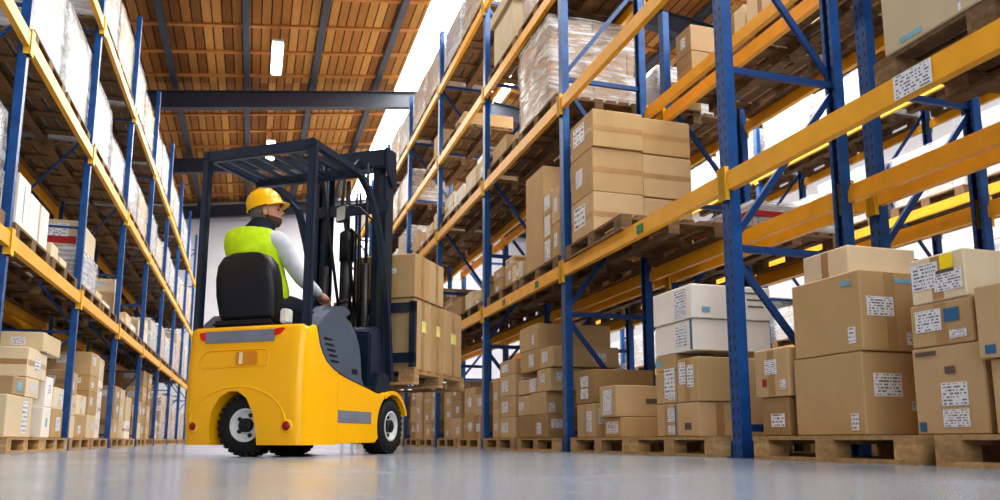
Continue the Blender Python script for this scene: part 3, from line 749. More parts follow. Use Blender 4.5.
cl(-2.70, -1.95, 9.25, 9.72, p + .291, .23, 'pale carton beside the slim blue post, upper', 'card_pale', 'n', (('f', .4, .5, .4, .6, 'label'), ('n', .2, .4, .2, .5, 'label')))
load_cartons('l', 3, 0, 0, [[.26, .24, .26], [.28, .24]], ('card', 'card_pale'), .8)
load_cartons('l', 3, 0, 1, [[.3, .3, .2, .3], [.25, .3, .25, .3]], ('card_pale', 'card', 'card_white'), 1)
load_cartons('l', 4, 0, 0, [[.2, .1], [.3, .25, .25]], ('card_dark', 'card'), .8); load_cartons('l', 4, 0, 1, [[.3, .3, .2], [.3, .4]], ('card_pale', 'card_white'))
load_cartons('l', 5, 0, 0, [[.4, .2], [.3, .4]], ('card_pale', 'card')); load_cartons('l', 5, 0, 1, [[.36, .36, .3, .3], [.3, .36, .36, .3]], ('card_dark', 'card'))
load_cartons('l', 6, 0, 0, [[.4, .3], [.4]], ('card_pale', 'card')); load_wrapped('l', 6, 0, 1, 1.0); load_wrapped('l', 7, 0, 0, 1.1); load_wrapped('l', 7, 0, 1, .8)
# left rack, first beam
z = LEVZ['l'][1]
load_wrapped('l', 1, 1, 1, .8, 'block_white', 'film_thick')
zz = pal('l', 2, 1, 0, True)
cl(-2.78, -1.95, 7.36, 7.72, zz, .46, 'white carton upright on the pallet above the edge pile, near one', 'card_white', '', (('f', .5, .5, .06, .7, 'bluemark'),))
cl(-2.78, -1.95, 7.75, 8.42, zz, .40, 'wide white carton on the pallet above the edge pile, far one', 'card_white', 'f', ())
zz = pal('l', 2, 1, 1)
cl(-2.3, -1.95, 8.62, 8.9, zz, .16, 'small pale carton alone on a pallet, first beam behind the driver', 'card_pale', '', ())
cl(-2.3, -1.95, 9.0, 9.3, zz, .1, 'flat pale carton on a pallet, first beam behind the driver', 'card_pale', '', ())
zz = pal('l', 3, 1, 0)
wrapped(-2.85, -1.98, 10.0, 11.1, zz, .42, 'whitish wrapped load under the grey printed carton, first beam', 'block_white', 'film_thick')
cl(-2.85, -1.98, 10.02, 10.9, zz + .445, .3, 'grey carton with red print on a wrapped load, first beam', 'card_beige', '', (('n', .5, .22, .9, .3, 'redmark'), ('n', .4, .6, .5, .5, 'label')))
load_cartons('l', 3, 1, 1, [[.2], [.14]], ('card_pale', 'card_white'), .6)
load_cartons('l', 4, 1, 0, [[.4, .2], [.2]], ('card', 'card_pale'), .4); load_cartons('l', 4, 1, 1, [[.3], [.2]], ('card_pale', 'card_white'))
load_cartons('l', 5, 1, 0, [[.4], [.3, .2]], ('card_pale', 'card_white')); load_wrapped('l', 5, 1, 1, .6, 'block_white'); load_wrapped('l', 6, 1, 0, .7); load_wrapped('l', 6, 1, 1, .6, 'block_white'); load_wrapped('l', 7, 1, 0, .7)
# left rack, second and third beams
for b, lv, hf, h, g in ((2, 2, 0, 1.1, 'block_white'), (2, 2, 1, .95, 'block_white'), (3, 2, 0, .85, 'block_white'), (3, 2, 1, .6, 'block_white'), (4, 2, 0, .7, 'block_white'), (4, 2, 1, .7, 'block_brown'),
                        (5, 2, 0, .75, 'block_white'), (5, 2, 1, .6, 'block_brown'), (6, 2, 0, .8, 'block_white'), (6, 2, 1, .7, 'block_white'), (7, 2, 0, .7, 'block_white'),
                        (3, 3, 0, .9, 'block_white'), (3, 3, 1, .9, 'block_brown'), (4, 3, 0, .9, 'block_white'), (4, 3, 1, .8, 'block_brown'), (5, 3, 0, .8, 'block_white'), (5, 3, 1, .9, 'block_white'),
                        (6, 3, 0, .8, 'block_brown'), (6, 3, 1, .8, 'block_white'), (7, 3, 0, .8, 'block_white'), (7, 3, 1, .8, 'block_white'), (8, 3, 0, .8, 'block_white')):
    load_wrapped('l', b, lv, hf, h, g, 'film_thick' if g == 'block_white' else 'film')
for b in (7, 8):
    for lv in (0, 1, 2):
        for hf in (0, 1):
            if (b, lv, hf) in ((7, 0, 0), (7, 0, 1), (7, 1, 0), (7, 2, 0)): continue
            load_wrapped('l', b, lv, hf, rnd.choice((.8, 1.0, 1.1)), rnd.choice(('block_brown', 'block_white')))
# back rack on that side
for b in range(2, 9):
    for lv in (0, 1, 2):
        for hf in (0, 1):
            if rnd.random() < .8: load_wrapped('m', b, lv, hf, rnd.choice((.6, .8, 1.0)), rnd.choice(('block_brown', 'block_brown', 'block_grey')), 'film')

# ------------------------------------------------------------------ forklift (local x forward, y left)
TL = Vector((-.067, 5.566, 0)); PHI = .618; TR = math.pi / 2 - PHI
fk = thing('forklift', 'yellow counterbalance forklift truck with dark overhead guard carrying a pallet of cartons', 'forklift', TL, TR)
TM = Matrix.Translation(TL) @ Matrix.Rotation(TR, 4, 'Z')
def apply_mods(o):
    dg = bpy.context.evaluated_depsgraph_get(); dg.update()
    me = bpy.data.meshes.new_from_object(o.evaluated_get(dg), depsgraph=dg)
    o.modifiers.clear(); old = o.data; o.data = me
    return o
def boolean(o, cutter_mb, op='DIFFERENCE'):
    c = cutter_mb.build('cutter', None, o.parent)
    md = o.modifiers.new('b', 'BOOLEAN'); md.object = c; md.operation = op; md.solver = 'EXACT'
    apply_mods(o); bpy.data.objects.remove(c); return o
def rounded(pts, r, n=5):
    """round the corners of a closed polygon"""
    out = []; N = len(pts)
    for i in range(N):
        p = Vector(pts[i]); a = Vector(pts[i - 1]); b = Vector(pts[(i + 1) % N])
        rr = r[i] if isinstance(r, (list, tuple)) else r
        if rr <= 0: out.append(tuple(p)); continue
        u = (a - p).normalized(); v = (b - p).normalized()
        s, e = p + u * rr, p + v * rr
        for k in range(n + 1):
            t = k / n; out.append(tuple((s * (1 - t) + p * t) * (1 - t) + (p * (1 - t) + e * t) * t))
    return out
HW = .475
# counterweight: plan outline extruded upward in rings (slight barrel at the rear)
plan = rounded([(0.0, HW), (0.0, -HW), (.42, -HW), (.42, HW)], [.11, .11, 0, 0], 8)
rings = [(.075, .0, 1), (.30, -.02, 1), (.60, -.015, 1), (.80, 0, 1), (.848, .008, .99), (.862, .022, .975)]
vs = []; fs = []; N = len(plan)
for z, dx, sy in rings:
    for (x, y) in plan: vs.append((x + dx * (1 - x / .42), y * sy, z))
for j in range(len(rings) - 1):
    for i in range(N): fs.append((j * N + i, j * N + (i + 1) % N, (j + 1) * N + (i + 1) % N, (j + 1) * N + i))
fs += [tuple(range(N)), tuple(range((len(rings) - 1) * N, len(rings) * N))]
cw = MB().add(vs, fs, True).build('counterweight', 'truck_yellow', fk)
cut = MB().prism([(.235, -.1), (.235, .2), (.215, .30), (.16, .385), (.09, .425), (.02, .425), (-.05, .38), (-.10, .29), (-.125, .18), (-.14, -.1)], 'x', -.2, .40)
boolean(cw, cut)
for f in cw.data.polygons: f.use_smooth = True
# auto smoothing by splitting sharp edges
def sharp(o, ang=.6):
    bm = bmesh.new(); bm.from_mesh(o.data)
    es = [e for e in bm.edges if len(e.link_faces) == 2 and e.calc_face_angle(0) > ang]
    bmesh.ops.split_edges(bm, edges=es); bm.to_mesh(o.data); bm.free()
sharp(cw)
MB().box((.40, -.30, .10), (.415, .30, .80)).build('wheel_box', 'black', fk)
# raised arch panel on the rear
ap = [(.462, .085), (.465, .24)] + [(.03 + .435 * math.cos(a), .24 + .215 * math.sin(a)) for a in [math.pi * k / 16 for k in range(1, 16)]] + [(-.41, .24), (-.41, .085)]
hole = [(-.14, .085), (-.125, .18), (-.10, .29), (-.05, .38), (.02, .425), (.09, .425), (.16, .385), (.215, .30), (.235, .2), (.235, .085)]
lip = []
outer = [( .02 + .37 * math.cos(a), .21 + .245 * math.sin(a)) for a in [math.pi * k / 20 for k in range(21)]]
mbx = MB()
pts = [(-.028, y, z) for y, z in outer]
mbx.tube([(-.012, y, z) for (_, y, z) in pts], .012, 6).build('arch_lip', 'truck_yellow', fk)
def disc(name, mat, x, y, z, r, t=.012, parent=None, seg=20):
    m_ = Matrix.Translation((x, y, z)) @ Matrix.Rotation(-math.pi / 2, 4, 'Y')
    return MB().lathe([(0, t), (r * .7, t * .9), (r, t * .3), (r, -.01)], seg, m_).build(name, mat, parent or fk)
disc('lamp_recess', 'darkred', -.006, .365, .197, .032); 
disc('lamp_ring', 'truck_yellow', -.008, .365, .197, .044, .006)
disc('lamp_ring', 'truck_yellow', -.012, -.36, .197, .044, .008)
disc('reflector', 'darkred', -.014, -.36, .197, .031, .016)
# grey strip with red end lamps
def rear_panel(name, mat, poly, x0, x1): return MB().prism(poly, 'x', x0, x1).build(name, mat, fk)
rear_panel('rear_strip', 'grey_strip', [(.30, .752), (-.235, .752), (-.235, .83), (.30, .83)], -.014, .03)
rear_panel('tail_light', 'red', rounded([(.30, .765), (.30, .83), (.355, .822), (.34, .775)], .012, 3), -.012, .03)
rear_panel('tail_light', 'red', rounded([(-.235, .785), (-.235, .832), (-.31, .838), (-.28, .80)], .012, 3), -.012, .03)
ro = rounded([(.33, .585), (-.20, .585), (-.20, .70), (.27, .70), (.33, .66)], .035, 4)
MB().tube([(-.0155, y, z) for y, z in ro] + [(-.0155,) + ro[0]], .0045, 5).build('recess_edge', 'truck_yellow', fk)
rear_panel('recess', 'truck_yellow', [(.32, .595), (-.19, .595), (-.19, .69), (.27, .69), (.32, .655)], -.0165, .02)
rear_panel('indicator_lamp', 'amber', rounded([(.045, .60), (-.12, .60), (-.12, .685), (.045, .685)], .012, 3), -.026, .0)
rear_panel('lamp_lens', 'lens', [(.015, .603), (-.01, .603), (-.01, .682), (.015, .682)], -.029, .0)
# side panels
sidecurve = [(.126, .862), (.14, .80), (.166, .734), (.205, .68), (.264, .629), (.36, .585), (.515, .546), (.75, .505), (1.03, .455)]
def wheel_arc(cx, cz, r, a0, a1, n=10): return [(cx + r * math.cos(R(a0 + (a1 - a0) * k / n)), cz + r * math.sin(R(a0 + (a1 - a0) * k / n))) for k in range(n + 1)]
WX, WZ, WR = 1.275, .215, .215
yp = [(.42, .082), (.42, .566)] + [q for q in sidecurve if q[0] > .42] + [(1.10, .462), (1.14, .475)] + wheel_arc(WX, WZ, .245, 122, 202, 8) + [(1.0, .088)]
for s in (1, -1):
    MB().prism(yp, 'y', s * .43, s * HW).build('side_panel', 'truck_yellow', fk, .004)
    # fender strip over the front wheel
    arc_o = wheel_arc(WX, WZ, .275, 122, 20, 14); arc_i = wheel_arc(WX, WZ, .245, 20, 122, 14)
    MB().prism(arc_o + arc_i, 'y', s * .30, s * (HW + .012)).build('front_fender', 'truck_yellow', fk)
    MB().box((.432, s * (HW - .002) if s > 0 else -HW - .002, .226), (.925, s * HW + .002 if s > 0 else -HW + .002, .312)).build('side_strip', 'grey_strip', fk)
    # grey hood side, sits proud of the yellow curve
    hp = [(.13, .865), (.20, .93), (.28, .99), (.387, 1.004), (.56, .944), (.64, .88), (.705, .787), (.735, .68), (.752, .55), (.80, .50)] + [q for q in reversed(sidecurve) if q[0] < .80] 
    MB().prism(hp, 'y', s * .36, s * (HW + .006)).build('hood_side', 'truck_grey', fk, .006)
    for k in range(5):
        x0 = .205 + .024 * k; z0 = .785 - .036 * k
        MB().box((x0, s * (HW + .004) - .004, z0 - .007), (x0 + .11, s * (HW + .004) + .004, z0 + .007)).build('vent_slot', 'black', fk)
    MB().box((.60, s * (HW + .004) - .004, .575), (.68, s * (HW + .004) + .004, .61)).build('latch', 'black', fk)
    # console top
# hood between, steps, floor
MB().box((.40, -.43, .12), (1.05, .43, .50)).build('battery_case', 'black', fk, .01)
MB().box((.13, -.37, .80), (.62, .37, .87)).build('hood_top', 'truck_grey', fk, .02)
MB().box((.41, -.37, .48), (.60, .37, .82)).build('hood_front', 'truck_grey', fk, .01)
MB().box((.62, -.44, .485), (1.20, .44, .51)).build('floor_plate', 'black', fk)
MB().prism([(1.02, .50), (1.02, .93), (1.06, .96), (1.16, 1.0), (1.22, .98), (1.27, .50)], 'y', -.40, .40).build('dashboard', 'guard', fk, .015)
MB().prism([(1.0, .455), (1.05, .62), (1.24, .62), (1.30, .50), (1.24, .47)], 'y', -.46, -.36).build('front_cowl', 'guard', fk, .01)
MB().prism([(1.0, .455), (1.05, .62), (1.24, .62), (1.30, .50), (1.24, .47)], 'y', .36, .46).build('front_cowl', 'guard', fk, .01)
# armrest console with levers on the right
MB().prism([(.40, 1.0), (.50, 1.06), (.78, 1.10), (.86, 1.06), (.70, .96), (.45, .93)], 'y', -.33, -.22).build('armrest_console', 'truck_grey', fk, .015)
for i in range(3):
    MB().tube([(.80 + .03 * i, -.30 + .04 * i, 1.08), (.81 + .03 * i, -.30 + .04 * i, 1.14)], .008, 6).ball((.81 + .03 * i, -.30 + .04 * i, 1.15), .016, 8, 6).build('lever', 'black', fk)
# steering column and wheel
MB().tube([(1.10, .14, .95), (.98, .14, 1.13)], .03, 10).build('steering_column', 'black', fk)
sm = Matrix.Translation((.97, .14, 1.15)) @ Matrix.Rotation(R(-35), 4, 'Y')
st = MB()
st.add(*(lambda ps: ([tuple(sm @ Vector(p)) for p in ps[0]], ps[1]))((lambda n, s_: ([((.15 + .013 * math.cos(2 * math.pi * j / s_)) * math.cos(2 * math.pi * i / n), (.15 + .013 * math.cos(2 * math.pi * j / s_)) * math.sin(2 * math.pi * i / n), .013 * math.sin(2 * math.pi * j / s_)) for i in range(n) for j in range(s_)], [(i * s_ + j, ((i + 1) % n) * s_ + j, ((i + 1) % n) * s_ + (j + 1) % s_, i * s_ + (j + 1) % s_) for i in range(n) for j in range(s_)]))(28, 8)), True)
for a in (0, 120, 240): st.tube([sm @ Vector((0, 0, -.01)), sm @ Vector((.15 * math.cos(R(a)), .15 * math.sin(R(a)), 0))], .011, 6)
st.build('steering_wheel', 'black', fk)
# wheels
def wheel(cx, cy, cz, r, w, axis_dir, outer=1):
    """axis_dir: local unit direction the outer face looks at"""
    d = Vector(axis_dir).normalized(); q = d.to_track_quat('Z', 'Y').to_matrix().to_4x4(); m_ = Matrix.Translation((cx, cy, cz)) @ q
    h = w / 2
    prof = [(r * .52, -h * .95), (r * .62, -h), (r * .86, -h), (r * .95, -h * .86), (r, -h * .55), (r, h * .55), (r * .95, h * .86), (r * .86, h), (r * .62, h), (r * .55, h * .95), (r * .53, h * .6)]
    ty = MB().lathe(prof, 48, m_)
    for k in range(28):   # tread lugs
        for s_ in (-1, 1):
            a = 2 * math.pi * (k + (.5 if s_ > 0 else 0)) / 28; rm = m_ @ Matrix.Rotation(a, 4, 'Z')
            ty.box((r * .93, -.012, s_ * h * .12 if s_ > 0 else -h * .9), (r * 1.025, .012, h * .9 if s_ > 0 else -h * .12), rm)
    t_ = ty.build('tyre', 'rubber', fk)
    MB().lathe([(r * .54, h * .70), (r * .56, h * .96), (r * .50, h * .98), (r * .44, h * .55), (r * .26, h * .42), (r * .24, h * .5), (0, h * .5)], 40, m_).build('rim', 'rim', t_)
    MB().lathe([(r * .23, h * .45), (r * .23, h * .95), (r * .2, h * 1.0), (0, h * 1.0)], 24, m_).build('hub', 'black', t_)
    for k in range(5):
        a = 2 * math.pi * k / 5; c = m_ @ Vector((r * .345, 0, 0)); 
        mm_ = m_ @ Matrix.Rotation(a, 4, 'Z') @ Matrix.Translation((r * .35, 0, h * .47))
        MB().lathe([(0, .012), (.014, .012), (.014, -.01)], 8, mm_).build('wheel_nut', 'black', t_)
    return t_
wheel(.145, .02, .205, .20, .17, (-.98, -.10, 0))
wheel(.47, -.06, .205, .20, .17, (.98, .10, 0))
wheel(WX, -.385, WZ, .21, .18, (0, -1, 0)); wheel(WX, .385, WZ, .21, .18, (0, 1, 0))
# overhead guard
gw = .43
for s in (1, -1):
    MB().bar((.065, s * gw, .84), (.065, s * gw, 2.14), .058, .05, (1, 0, 0)).build('rear_pillar', 'guard', fk, .008)
    MB().bar((.03, s * gw, 2.115), (.66, s * gw, 2.115), .045, .06).build('roof_rail', 'guard', fk, .006)
    pp = [(.62, 2.12), (.74, 2.105), (.863, 2.03), (.945, 1.95), (1.008, 1.85), (1.085, 1.70), (1.148, 1.53), (1.21, 1.26), (1.266, .98), (1.322, .58)]
    mb = MB()
    for a, b in zip(pp[:-1], pp[1:]):
        d = (Vector(b) - Vector(a)).normalized() * .008
        mb.bar((a[0] - d[0], s * gw, a[1] - d[1]), (b[0] + d[0], s * gw, b[1] + d[1]), .045, .045, (1, 0, .3))
    if s > 0: mb.v = [(v[0], v[1] - .19 * min(1, max(0, (v[0] - .62) / .3)), v[2]) for v in mb.v]
    mb.build('front_pillar', 'guard', fk)
MB().box((.04, -gw, 2.065), (.085, gw, 2.145)).build('rear_crossbar', 'guard', fk, .006)
MB().box((.62, -gw, 2.06), (.68, gw, 2.13)).build('front_crossbar', 'guard', fk, .006)
for k in range(6):
    y = -.31 + .124 * k
    MB().bar((.06, y, 2.10), (.65, y, 2.11), .018, .032).build('roof_bar', 'guard', fk)
# mirror
MB().tube([(1.04, -.42, 1.80), (.98, -.30, 1.93), (.95, -.17, 1.95), (.95, -.17, 1.88)], .008, 6).build('mirror_arm', 'black', fk)
mr = Matrix.Translation((.94, -.165, 1.885)) @ Matrix.Rotation(R(-25), 4, 'Z')
ms_ = MB().prism(rounded([(-.062, -.072), (.062, -.072), (.066, .06), (-.066, .06)], .02, 4), 'x', -.01, .02, mr).build('mirror_shell', 'black', fk)
MB().prism(rounded([(-.053, -.062), (.053, -.062), (.056, .05), (-.056, .05)], .016, 4), 'x', -.013, -.009, mr).build('mirror_glass', 'mirror', ms_)
# mast
for s in (1, -1):
    m1 = MB().box((1.33, s * .34 - .012, .10), (1.47, s * .34 + .012, 2.30))
    a, b = (s * .34, s * .285)
    for xx in (1.33, 1.455): m1.box((xx, min(a, b), .10), (xx + .016, max(a, b), 2.30))
    m1.build('outer_mast_rail', 'guard', fk)
    m2 = MB().box((1.36, s * .265 - .011, .14), (1.47, s * .265 + .011, 2.50))
    a, b = (s * .265, s * .215)
    for xx in (1.36, 1.456): m2.box((xx, min(a, b), .14), (xx + .014, max(a, b), 2.50))
    m2.build('inner_mast_rail', 'guard', fk)
    MB().tube([(1.31, s * .19, .25), (1.31, s * .19, 1.55)], .03, 12).build('lift_cylinder', 'black', fk)
    MB().tube([(1.31, s * .19, 1.55), (1.31, s * .19, 2.42)], .014, 10).build('lift_rod', 'steel', fk)
MB().box((1.32, -.345, 2.38), (1.47, .345, 2.54)).build('mast_crossbar', 'guard', fk, .012)
MB().box((1.32, -.375, 1.98), (1.345, .355, 2.08)).build('mast_crossbar', 'guard', fk, .008)
MB().box((1.33, -.375, .30), (1.36, .375, .42)).build('mast_crossbar', 'guard', fk, .008)
MB().prism([(1.30, 2.54), (1.47, 2.54), (1.49, 2.28), (1.42, 2.22), (1.34, 2.30)], 'y', -.37, -.345).build('mast_side_plate', 'guard', fk)
MB().prism([(1.30, 2.54), (1.47, 2.54), (1.49, 2.28), (1.42, 2.22), (1.34, 2.30)], 'y', .345, .37).build('mast_side_plate', 'guard', fk)
MB().tube([(1.38, .03, .3), (1.38, .03, 1.78)], .052, 14).tube([(1.38, .03, 1.60), (1.38, .03, 1.84), (1.38, .03, 1.86)], [.062, .062, .04], 14).build('free_lift_cylinder', 'black', fk)
MB().tube([(1.38, .03, 1.84), (1.38, .03, 2.3)], .02, 10).build('free_lift_rod', 'steel', fk)
MB().tube([(1.38, .03, 1.80), (1.36, -.02, 1.87), (1.37, -.09, 1.80), (1.38, -.10, 1.5), (1.39, -.10, .7)], .016, 8).build('hose', 'black', fk)
MB().tube([(1.30, .24, 2.45), (1.20, .16, 2.30), (1.18, .12, 2.05), (1.24, .10, 1.7), (1.36, .08, 1.2)], .013, 8).build('hose', 'black', fk)
MB().tube([(1.30, -.10, 2.45), (1.16, -.06, 2.28), (1.14, -.05, 2.05), (1.22, -.06, 1.75), (1.36, -.07, 1.2)], .013, 8).build('hose', 'black', fk)
for y_ in (-.04, -.075): MB().box((1.40, y_ - .010, .7), (1.406, y_ + .010, 2.2)).build('lift_chain', 'steel', fk)
# carriage and forks
cg = MB()
for z_ in (.74, 1.16): cg.box((1.49, -.56, z_), (1.535, .47, z_ + .08))
for y_ in (-.56, .43): cg.box((1.49, y_, .70), (1.535, y_ + .05, 1.25))
for y_ in (-.2, .16): cg.box((1.49, y_, .70), (1.53, y_ + .04, 1.25))
cg.build('fork_carriage', 'guard', fk)
for y_ in (-.30, .13):
    MB().prism([(1.535, 1.20), (1.565, 1.20), (1.565, .685), (2.62, .655), (2.62, .645), (1.535, .645)], 'y', y_, y_ + .10).build('fork', 'steel', fk)
# seat
sy = .10
seat = MB().box((.16, sy - .23, .872), (.58, sy + .23, .90)).build('seat_base', 'black', fk)
def cushion(name, mat, prof, y0, y1, parent, bev=.03):
    o_ = MB().prism(prof, 'y', y0, y1).build(name, mat, parent, bev)
    for f in o_.data.polygons: f.use_smooth = True
    sharp(o_, .9); return o_
cushion('seat_cushion', 'leather', rounded([(.16, .90), (.62, .90), (.66, .96), (.60, 1.0), (.18, .985)], .02, 3), sy - .23, sy + .23, fk)
# backrest: lofted slices, tapering and rounded at the top
sl = [(.90, .20, .08), (.97, .235, .10), (1.10, .25, .11), (1.22, .245, .11), (1.31, .225, .10), (1.365, .18, .085), (1.39, .11, .06), (1.396, .03, .03)]
vs = []; fs = []; N = 20
for z_, hw_, th in sl:
    xc = .20 - (z_ - .9) * .16
    for k in range(N):
        a = 2 * math.pi * k / N; c, s_ = math.cos(a), math.sin(a)
        e = .55
        vs.append((xc + th * .75 * math.copysign(abs(c) ** e, c), sy + hw_ * math.copysign(abs(s_) ** e, s_), z_))
for j in range(len(sl) - 1):
    for k in range(N): fs.append((j * N + k, j * N + (k + 1) % N, (j + 1) * N + (k + 1) % N, (j + 1) * N + k))
fs += [tuple(range(N)), tuple(range((len(sl) - 1) * N, len(sl) * N))]
br = MB().add(vs, fs, True).build('seat_backrest', 'leather', fk)
bp = MB().prism(rounded([(sy - .13, .95), (sy + .15, .95), (sy + .13, 1.26), (sy - .11, 1.26)], .03, 4), 'x', -.004, .03, Matrix.Translation((.105, 0, 0)) @ Matrix.Translation((0, 0, 1.1)) @ Matrix.Rotation(R(-9), 4, 'Y') @ Matrix.Translation((0, 0, -1.1))).build('seat_back_panel', 'black', fk, .006)
MB().box((.18, sy - .30, .90), (.26, sy - .24, 1.0)).build('belt_buckle', 'rim', fk, .01)
MB().box((.07, -.13, .868), (.16, .33, .92)).build('rear_tray', 'black', fk, .02)

# ------------------------------------------------------------------ load on the forks
PL = .64
def tw(x, y, z): return tuple(TM @ Vector((x, y, z)))
fp = pallet(*tw(2.12, -.12, PL + .0 - .088 + .012), 'wooden pallet lifted on the forks of the yellow forklift', True, L=.84, W=1.16, rotz=TR, group='raised load')
zb = PL - .076 + PH + .001
def fc(x0, x1, y0, y1, z0, h, label, stk=(), tape='h'):
    w, d = x1 - x0 - .004, y1 - y0 - .004; c = tw((x0 + x1) / 2, (y0 + y1) / 2, z0)
    o = carton(-w / 2 - .002, w / 2 + .002, -d / 2 - .002, d / 2 + .002, 0, h, label, 'card', '', [], 'cartons on the raised pallet', fs=-1)
    o.location = c; o.rotation_euler = (0, 0, TR)
    link('tape', withmat(plate_c('y', -1, -d / 2, -.03, .03, .008, h - .01), 'tape'), None, o)
    for (u, v, sw, sh, mt, f) in stk:
        if f == 'n': me = plate_c('y', -1, -d / 2 - .0012, -w / 2 + (u - sw / 2) * w, -w / 2 + (u + sw / 2) * w, (v - sh / 2) * h, (v + sh / 2) * h, .0015)
        else: me = plate_c('x', -1, -w / 2 - .0012, -d / 2 + (u - sw / 2) * d, -d / 2 + (u + sw / 2) * d, (v - sh / 2) * h, (v + sh / 2) * h, .0015)
        link('sticker', withmat(me, mt), None, o)
    return o
h1, h2 = .60, .38
fc(1.575, 1.94, -.52, -.10, zb, h1, 'brown carton nearest the mast in the lower row on the forks', ((.55, .62, .25, .16, 'yellowpaper', 'n'),))
fc(1.945, 2.24, -.52, -.10, zb, h1, 'middle brown carton of the lower row on the raised pallet', ((.5, .62, .3, .16, 'yellowpaper', 'n'),))
fc(2.245, 2.68, -.52, -.10, zb, h1, 'brown carton at the fork tips in the lower row on the raised pallet', ((.5, .58, .3, .16, 'yellowpaper', 'n'),))
fc(1.575, 2.10, -.09, .26, zb, h1, 'brown carton in the hidden inner row of the raised pallet by the mast')
fc(2.11, 2.68, -.09, .26, zb, h1, 'brown carton in the hidden inner row of the raised pallet at the tips')
fc(1.56, 1.86, -.53, .05, zb + h1 + .001, h2, 'brown carton nearest the mast in the top row on the forks', ((.36, .62, .10, .12, 'label2', 'r'),))
fc(1.865, 2.19, -.53, .05, zb + h1 + .001, h2, 'brown carton second from the mast in the top row on the forks')

# ------------------------------------------------------------------ driver
def skin_mesh(name, pts, edges, radii, sub=2, root=0):
    me = bpy.data.meshes.new(name); me.from_pydata(pts, edges, [])
    o = bpy.data.objects.new(name, me); COL.objects.link(o)
    md = o.modifiers.new('s', 'SKIN'); md.use_smooth_shade = True
    for i, r_ in enumerate(radii):
        sv = me.skin_vertices[0].data[i]; sv.radius = r_ if isinstance(r_, tuple) else (r_, r_); sv.use_root = (i == root)
    ss = o.modifiers.new('u', 'SUBSURF'); ss.levels = sub; ss.render_levels = sub
    apply_mods(o); return o
def chain(*segs):
    """segs: lists of (point, radius); points repeated by value are merged"""
    pts = []; rad = []; idx = {}; ed = []
    for sgm in segs:
        prev = None
        for p_, r_ in sgm:
            k_ = tuple(round(c, 4) for c in p_)
            if k_ not in idx: idx[k_] = len(pts); pts.append(p_); rad.append(r_)
            i = idx[k_]
            if prev is not None and (prev, i) not in ed: ed.append((prev, i))
            prev = i
    return pts, ed, rad
pelvis = (.33, .12, 1.08); waist = (.30, .13, 1.20); chest = (.29, .165, 1.40); upc = (.30, .165, 1.525); neck0 = (.325, .15, 1.60); neck1 = (.345, .135, 1.66)
shR, elR, wrR = (.33, -.02, 1.53), (.46, -.13, 1.26), (.74, -.125, 1.185)
shL, elL, wrL = (.30, .36, 1.53), (.47, .40, 1.24), (.80, .26, 1.19)
hipR, knR, anR, toR = (.36, .03, 1.065), (.78, -.02, 1.06), (.86, -.02, .63), (1.0, -.03, .555)
hipL, knL, anL, toL = (.36, .21, 1.065), (.78, .26, 1.06), (.86, .26, .63), (1.0, .28, .555)
body_segs = chain([(pelvis, .12), (waist, .115), (chest, .12), (upc, .10), (neck0, .058), (neck1, .055)],
                  [(upc, .10), (shR, .058), ((.39, -.075, 1.38), .047), (elR, .041), ((.60, -.13, 1.22), .036), (wrR, .027)],
                  [(upc, .10), (shL, .058), ((.385, .375, 1.36), .047), (elL, .041), ((.63, .335, 1.21), .036), (wrL, .027)],
                  [(pelvis, .12), (hipR, .085), ((.57, .0, 1.07), .078), (knR, .06), ((.83, -.02, .86), .05), (anR, .038), (toR, .034)],
                  [(pelvis, .12), (hipL, .085), ((.57, .24, 1.07), .078), (knL, .06), ((.83, .26, .86), .05), (anL, .038), (toL, .034)])
body = skin_mesh('person', *body_segs)
HY = R(-62)     # head turned to the driver's right
HC = Vector((.36, .125, 1.755)); HM = Matrix.Translation(HC) @ Matrix.Rotation(HY, 4, 'Z') @ Matrix.Rotation(R(-9), 4, 'Y') @ Matrix.Scale(1.02, 4)
hd = MB()
hd.ball((0, 0, .03), (.098, .076, .098), 24, 16); hd.ball((.030, 0, -.035), (.062, .060, .075), 20, 12); hd.ball((.052, 0, -.082), (.034, .036, .026), 14, 8)
hd.ball((.078, 0, .022), (.018, .055, .014), 12, 8)                      # brow
hd.tube([(.083, 0, .012), (.098, 0, -.010), (.112, 0, -.026)], [.009, .014, .016], 10)   # nose
hd.ball((.100, .010, -.028), .010, 8, 6); hd.ball((.100, -.010, -.028), .010, 8, 6)
hd.ball((.084, 0, -.048), (.012, .024, .007), 12, 6); hd.ball((.082, 0, -.060), (.013, .022, .008), 12, 6)   # lips
for s in (1, -1):
    hd.ball((.058, s * .042, -.012), (.028, .02, .02), 10, 8)              # cheekbones
    hd.ball((-.004, s * .080, -.008), (.022, .013, .034), 12, 8)           # ears
hd.tube([(-.015, 0, -.04), (-.02, 0, -.12)], [.056, .056], 16)
hd.v = [tuple(HM @ Vector(v)) for v in hd.v]
